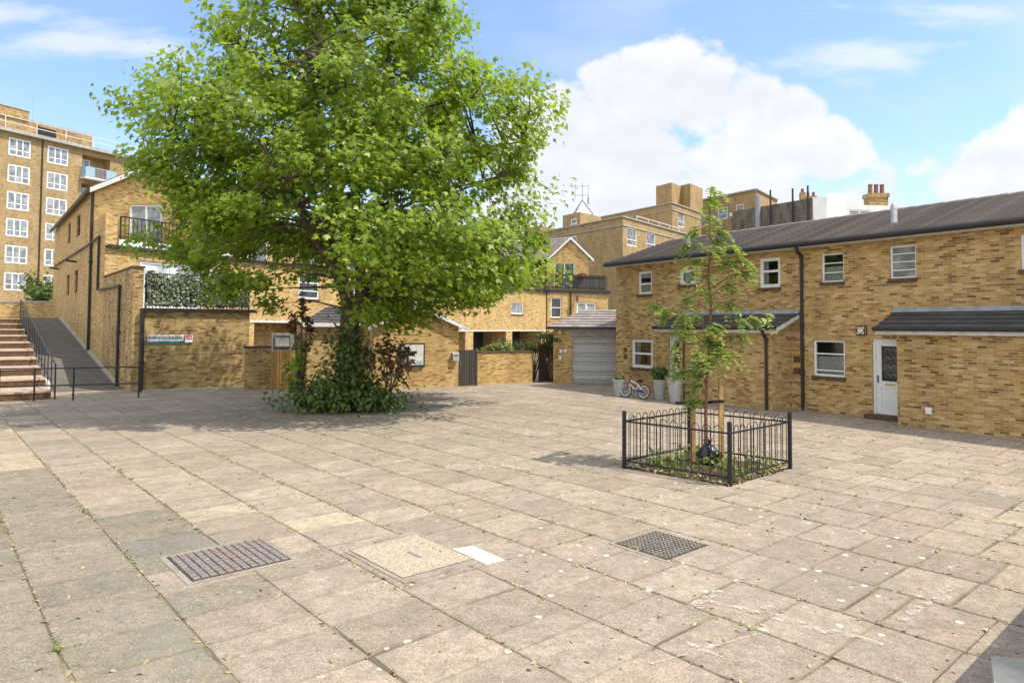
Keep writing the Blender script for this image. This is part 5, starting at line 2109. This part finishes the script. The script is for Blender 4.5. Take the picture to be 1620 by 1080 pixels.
# limbs: leaders and scaffold branches
limbs = []
trunk_pts = [(0, 0, -.05), (.02, 0, .5), (.08, .02, 1.3), (.14, 0, 2.2), (.18, 0, 2.9)]
trunk_rad = [.42, .34, .30, .29, .28]
lead = [
    ([(.16, 0, 2.7), (.05, -.05, 3.4), (-.12, -.05, 4.2), (-.35, 0, 5.4), (-.3, .1, 7.0), (-.2, .1, 8.8), (-.1, .1, 10.8), (0, .1, 13.2)], [.22, .19, .16, .14, .12, .095, .06, .02]),
    ([(.2, 0, 2.75), (.45, .1, 3.4), (.38, .2, 4.6), (.25, .25, 6.2), (.4, .3, 8.0), (1.0, .3, 9.8), (1.5, .3, 12.2)], [.19, .17, .14, .12, .10, .07, .02]),
    ([(.22, 0, 2.6), (.8, -.1, 3.1), (1.7, -.2, 3.8), (2.9, -.2, 4.6), (4.4, .1, 5.0)], [.17, .15, .12, .08, .03]),
    ([(-.12, -.05, 4.2), (-.9, -.3, 5.0), (-2.2, -.5, 5.6), (-3.9, -.6, 6.2), (-5.6, -.6, 6.8)], [.13, .11, .09, .06, .025]),
    ([(.2, .1, 2.9), (.5, 1.0, 3.8), (.8, 2.4, 5.0), (.9, 4.2, 6.4)], [.14, .12, .09, .03]),
    ([(.1, -.1, 3.0), (.0, -1.0, 3.9), (-.3, -2.3, 4.9), (-.6, -4.0, 6.0)], [.13, .11, .08, .03]),
]
for (lp, lr) in list(lead[:2]):
    for j in range(2, len(lp) - 1):
        for s_ in range(4):
            th = rnd.uniform(0, 6.283)
            b = Vector(lp[j]).lerp(Vector(lp[j + 1]), rnd.random())
            ztip = min(13.2, b.z + rnd.uniform(.6, 2.6))
            rr = float(rad_at(np.array([ztip]), np.array([th]))[0]) * rnd.uniform(.6, .85)
            tip = Vector((math.cos(th) * rr, math.sin(th) * rr, ztip))
            mid = b.lerp(tip, .45) + Vector((rnd.uniform(-.3, .3), rnd.uniform(-.3, .3), .25))
            lead.append(([tuple(b), tuple(mid), tuple(tip)], [lr[j] * .5, lr[j] * .33, .02]))
tm = MB()
tm.tube(trunk_pts, trunk_rad, 14)
for k in range(5):
    a = k * 1.257 + .3
    tm.tube([(.42 * math.cos(a), .42 * math.sin(a), -.1), (.27 * math.cos(a) + .02, .27 * math.sin(a), .25), (.18 * math.cos(a) + .06, .18 * math.sin(a), .9)], [.16, .13, .08], 7)
tm.build('trunk', M['bark'], tree)
lm = MB()
nodes = []
for lp, lr in lead:
    v = [Vector(p) for p in lp]
    sm, sr = [], []
    for i in range(len(v) - 1):
        for q in range(4):
            f = q / 4
            p0, p1, p2, p3 = v[max(i - 1, 0)], v[i], v[i + 1], v[min(i + 2, len(v) - 1)]
            pt = .5 * ((2 * p1) + (p2 - p0) * f + (2 * p0 - 5 * p1 + 4 * p2 - p3) * f * f + (3 * p1 - p0 - 3 * p2 + p3) * f ** 3)
            sm.append(pt)
            sr.append(lr[i] * (1 - f) + lr[i + 1] * f)
    sm.append(v[-1])
    sr.append(lr[-1])
    lm.tube(sm, sr, 8)
    nodes += sm
NP = np.array([tuple(p) for p in nodes])
# leaf clusters in the envelope
NC = 690
cl = []
while len(cl) < NC:
    z = rng.uniform(2.5, 14.0) if rng.random() < .9 else rng.uniform(2.9, 5.2)
    th = rng.uniform(0, 6.283)
    if rng.random() > (np.interp(z, PZ, PL) + np.interp(z, PZ, PR_)) / 13.4:
        continue
    lump = 1 + .06 * math.sin(3 * th + z * 1.1) + .07 * math.sin(5 * th - z * 1.9 + 1) + .06 * math.sin(8 * th + z * 3)
    rr = float(rad_at(np.array([z]), np.array([th]))[0]) * lump * .92 * rng.random() ** .36
    if rr < .9 and z < 8 and rng.random() < .8:
        continue
    px_, py_ = rr * math.cos(th), rr * math.sin(th)
    if -1.1 < px_ < 1.0 and py_ < 2.0 and z < 5.1:
        continue
    if -3.9 < px_ < -.3 and z < 4.75 and rng.random() < .88:
        continue
    cl.append((px_, py_, z))
cl = np.array(cl)
tw_m = MB()
for p in cl:
    d2 = ((NP - p) ** 2).sum(1) + np.maximum(0, NP[:, 2] - p[2]) * 3
    b = Vector(NP[int(np.argmin(d2))])
    e = Vector(p)
    if (e - b).length < .2:
        continue
    mid = b.lerp(e, .5) + Vector((rnd.uniform(-.2, .2), rnd.uniform(-.2, .2), rnd.uniform(0, .3)))
    L = (e - b).length
    lm.tube([b, mid, e], [min(.05, .014 + .012 * L), .016, .006], 5, cap=False)
lm.build('branches', M['bark'], tree)
per = rng.integers(70, 190, NC)
idx = np.repeat(np.arange(NC), per)
n = len(idx)
sc_ = rng.uniform(.20, .46, NC)[idx][:, None]
off = np.clip(rng.normal(size=(n, 3)), -1.7, 1.7) * sc_ * np.array([1, 1, .6])
c = cl[idx] + off
rxy = np.linalg.norm(c[:, :2], axis=1, keepdims=True)
out = np.concatenate([c[:, :2] / (rxy + .3), np.zeros((n, 1))], 1)
nr = out * .55 + np.array([0, 0, .75]) + rng.normal(0, .45, (n, 3))
dr = out * .6 + np.array([0, 0, -.7]) + rng.normal(0, .5, (n, 3))
fast_mesh('crown', leaves(c, nr, rng.uniform(.065, .128, n), STAR, dr), 12, M['leaf'], tree)

# undergrowth around its foot
clump('ivy_shrub', 'dense dark green shrub skirting the foot of the large tree', 'shrub', (TX + .05, TY - .3, .42), (1.75, 1.2, .7), 4200, M['leaf_ivy'], .07, shape=OVAL * np.array([1.2, 1, 1]), zmin=.02, sub=.55, k=70)
clump('ivy_shrub', 'taller leafy green growth climbing the trunk above the skirting shrub', 'shrub', (TX + .05, TY - .3, 1.45), (.95, .6, 1.3), 1500, M['leaf_ivy'], .08, sub=.5, k=60)
clump('maple_sapling', 'light green maple sapling left of the trunk by the orange gate', 'sapling', (TX - 1.35, TY - .1, 1.1), (.5, .5, 1.0), 330, M['leaf'], .085)
clump('red_maple_sapling', 'dark red leaved sapling spreading right of the trunk in front of the outbuilding', 'sapling', (TX + 1.35, TY - .3, 1.5), (.85, .6, .85), 330, M['leaf_red'], .11)
clump('red_maple_sapling', 'slender bronze leaved sapling rising high left of the trunk', 'sapling', (TX - 1.25, TY - .1, 2.55), (.42, .4, .95), 260, M['leaf_red'], .095)

# ------------------------------------------------------------------ enclosure with the young tree
FA, FB, FC, FD = [Vector(p) for p in ((3.47, 10.92), (2.02, 12.28), (3.54, 13.67), (4.99, 12.31))]
en = thing('hoop_fence', 'square black hoop topped metal fence around the young tree', 'fence', (3.5, 12.3, 0))
EO = Vector((3.5, 12.3))
for p_ in (FA, FB, FC, FD):
    m_ = MB()
    q_ = p_ - EO
    m_.tube([(q_.x, q_.y, -.03), (q_.x, q_.y, 1.0)], .038, 10)
    m_.lathe([(.038, 1.0), (.03, 1.015), (0, 1.02)], q_.x, q_.y, 10)
    m_.build('post', M['black'], en)
for p_, q_ in ((FA, FB), (FB, FC), (FC, FD), (FD, FA)):
    m_ = MB()
    p_, q_ = p_ - EO, q_ - EO
    d_ = (q_ - p_).normalized()
    L = (q_ - p_).length
    for zz in (.13, .83):
        m_.bar((p_.x, p_.y, zz), (q_.x, q_.y, zz), .012, .03)
    nh = 9
    for i in range(nh):
        s0 = .10 + (L - .2) * i / nh
        wv = (L - .2) / nh
        a, b = s0 + wv * .16, s0 + wv * .84
        pts = [(a, .13), (a, .55), (a, .86)]
        cx, r_ = (a + b) / 2, (b - a) / 2
        pts += [(cx - r_ * math.cos(t_), .86 + r_ * math.sin(t_) * 1.15) for t_ in np.linspace(.35, math.pi - .35, 7)]
        pts += [(b, .86), (b, .55), (b, .13)]
        m_.tube([(p_.x + d_.x * u, p_.y + d_.y * u, z) for u, z in pts], .0075, 6)
    m_.build('hoop_panel', M['black'], en)
# soil and weeds
so_ = MB()
n = 12
ins = .03


def bed(u, v):
    a = FA.lerp(FB, u)
    b = FD.lerp(FC, u)
    return a.lerp(b, v)


def bedz(u, v):
    e = min(u, 1 - u, v, 1 - v)
    return .012 + .07 * min(1, e * 6) + .025 * math.sin(u * 17 + 1) * math.sin(v * 13)


for i in range(n):
    for j in range(n):
        q = []
        for di, dj in ((0, 0), (0, 1), (1, 1), (1, 0)):
            u, v = (i + di) / n, (j + dj) / n
            p_ = bed(u, v)
            q.append((p_.x, p_.y, bedz(u, v) if 0 < i + di < n and 0 < j + dj < n else .012))
        so_.face(q, True)
struct(so_.build('soil_bed', M['soil']))
nw = 3000
u, v = rng.random(nw) * 1.04 - .02, rng.random(nw) * 1.04 - .02
den = np.sin(u * 9 + 2) * np.sin(v * 11) + rng.normal(0, .5, nw) > .32
u, v = u[den], v[den]
pw = np.array([tuple(bed(a, b)) + (bedz(min(max(a, .01), .99), min(max(b, .01), .99)),) for a, b in zip(u, v)])
hgt = rng.random(len(pw)) ** 2 * .24
pw[:, 2] += hgt + .01
nr = rng.normal(0, .7, (len(pw), 3)) + np.array([0, 0, .6])
fast_mesh('weeds', leaves(pw, nr, rng.uniform(.018, .05, len(pw)), OVAL, rng.normal(0, .5, (len(pw), 3)) + np.array([0, 0, .8])), 8, M['leaf_weed'])['kind'] = 'stuff'
nw = 900
u, v = rng.random(nw) * 1.06 - .03, rng.random(nw) * 1.06 - .03
edge = np.minimum(np.minimum(u, 1 - u), np.minimum(v, 1 - v)) < .12
u, v = u[edge], v[edge]
pw = np.array([tuple(bed(a, b)) + (.03 + rng.random() * .04,) for a, b in zip(u, v)])
fast_mesh('dry_leaves', leaves(pw, rng.normal(0, .5, (len(pw), 3)) + np.array([0, 0, .8]), rng.uniform(.02, .045, len(pw)), OVAL), 8, M['straw'])['kind'] = 'stuff'

# stakes, tie, bag
STK = [((3.32, 12.55), 1.1, 'shorter square timber tree stake left of the sapling stem'), ((3.80, 12.45), 1.55, 'taller square timber tree stake right of the sapling stem')]
for (x, y), h_, lab in STK:
    m_ = MB()
    s_ = .036
    m_.prism([(-s_, -s_), (s_, -s_), (s_, s_), (-s_, s_)], -.05, h_)
    o_ = m_.build('tree_stake', M['stake'])
    o_.location = (x, y, .05)
    tag(o_, lab, 'stake', 'stakes beside the sapling')
tie = MB()
loop = [(3.02, 12.62, 1.125), (3.28, 12.50, 1.13), (3.36, 12.50, 1.13), (3.58, 12.50, 1.15), (3.76, 12.40, 1.18), (3.85, 12.42, 1.18)]
for p_, q_ in zip(loop, loop[1:]):
    tie.bar(p_, q_, .02, .05)
tag(tie.build('rubber_tree_tie', M['blackbag']), 'black rubber strap tying the sapling to its stakes', 'strap')
bag = MB()
nu, nv = 18, 12
bp = []
for i in range(nu):
    for j in range(nv + 1):
        ph = math.pi * j / nv
        th = 2 * math.pi * i / nu
        rr = 1 + .16 * math.sin(3 * th + 2 * ph) + .12 * math.sin(7 * th + ph * 3) + .10 * math.sin(5 * ph + th * 2)
        z = .16 - .16 * math.cos(ph)
        taper = 1.0 if z < .2 else 1 - (z - .2) * 2.2
        bp.append((.17 * rr * math.sin(ph) * math.cos(th) * taper, .14 * rr * math.sin(ph) * math.sin(th) * taper, z * 1.15))
for i in range(nu):
    for j in range(nv):
        a, b = i * (nv + 1) + j, ((i + 1) % nu) * (nv + 1) + j
        bag.face([bp[a], bp[b], bp[b + 1], bp[a + 1]])
for k in range(3):
    a = k * 2.1
    bag.face([(0, 0, .33), (.06 * math.cos(a), .06 * math.sin(a), .47), (.09 * math.cos(a + .6), .09 * math.sin(a + .6), .42)])
bo = bag.build('bin_bag', M['blackbag'])
bo.location = (3.52, 12.25, .06)
bo.scale = (1.15, 1.1, 1.05)
tag(bo, 'crumpled black plastic bag lying among weeds between the two stakes', 'bag')

# young tree
yt = thing('young_tree', 'slender young tree with drooping feathery light green leaves inside the hoop fence', 'tree', (3.52, 12.35, 0))
stem = [(.0, .0, 0), (-.02, 0, .9), (.0, 0, 1.6), (.05, 0, 2.3), (.08, 0, 2.9), (.04, 0, 3.4), (.08, 0, 4.1), (.06, 0, 4.7), (.10, 0, 5.1)]
m_ = MB()
m_.tube(stem, [.034, .03, .028, .026, .024, .02, .015, .009, .004], 8)
SZ = np.array([p[2] for p in stem])
SX = np.array([p[0] for p in stem])
brn = m_
LC, LN, LD = [], [], []


def frond(p, d, L, nl):
    d = d.normalized()
    for k in range(nl):
        f = (k + 1) / nl
        q = p + d * (L * f) + Vector((0, 0, -.8 * L * f * f))
        sd = d.cross(Vector((0, 0, 1)))
        if sd.length < .1:
            sd = Vector((1, 0, 0))
        sd.normalize()
        for s_ in (1, -1):
            LC.append(tuple(q + sd * s_ * .03))
            dd = sd * s_ * .8 + d * .5 + Vector((0, 0, -.35 - .3 * f))
            LD.append(tuple(dd))
            LN.append((rnd.gauss(0, .35), rnd.gauss(0, .35), 1.0))


CLUMPS = [(.05, 4.95), (-.04, 4.72), (.12, 4.55), (-.2, 4.3), (.26, 4.28), (-.32, 4.0), (.04, 3.92), (.42, 3.95), (.82, 3.55), (.55, 3.7), (-.36, 3.55), (.1, 3.45),
          (-.08, 3.15), (.36, 2.98), (-.36, 3.02), (-.85, 2.85), (-1.2, 2.95), (-.58, 2.72), (.76, 2.68), (1.05, 2.75), (-.08, 2.74), (.27, 2.5), (.04, 2.22), (-.2, 2.05),
          (.38, 2.06), (.6, 2.4), (-.46, 2.4), (-.25, 1.72), (-.02, 1.6), (.13, 1.95), (-.62, 1.78), (-.2, 1.2), (-.1, 1.45), (0, 1.9), (-.16, 1.85), (.2, 2.25), (-.05, 2.3), (.45, 3.3), (-.15, 3.75), (.2, 4.1), (0.0, 2.5), (-.3, 2.6), (.3, 3.65)]
for cx_, cz_ in CLUMPS:
    yy = rnd.uniform(-.45, .45) * (1 if abs(cx_) < .6 else .6)
    zb_ = max(1.0, cz_ - .12 - .28 * abs(cx_))
    base = Vector((float(np.interp(zb_, SZ, SX)), 0, zb_))
    tip = Vector((cx_, yy, cz_))
    mid = base.lerp(tip, .5) + Vector((0, 0, .08))
    brn.tube([base, mid, tip], [.011, .008, .003], 5)
    th = math.atan2(yy, cx_)
    for k in range(rnd.randint(5, 8)):
        f = rnd.uniform(.55, 1.0)
        p_ = mid.lerp(tip, f * 2 - 1) if f > .5 else tip
        a_ = th + rnd.gauss(0, 1.0)
        frond(p_ + Vector((rnd.gauss(0, .03), rnd.gauss(0, .03), rnd.gauss(0, .03))), Vector((math.cos(a_), math.sin(a_), rnd.uniform(-.9, .45))), rnd.uniform(.16, .30), 7)
brn.build('trunk', M['barksap'], yt)
LC, LN, LD = np.array(LC), np.array(LN), np.array(LD)
fast_mesh('crown', leaves(LC, LN, rng.uniform(.044, .072, len(LC)), OVAL * np.array([.8, 1, 1]), LD), 8, M['leaf_sap'], yt)
print('leaves', n, len(LC))
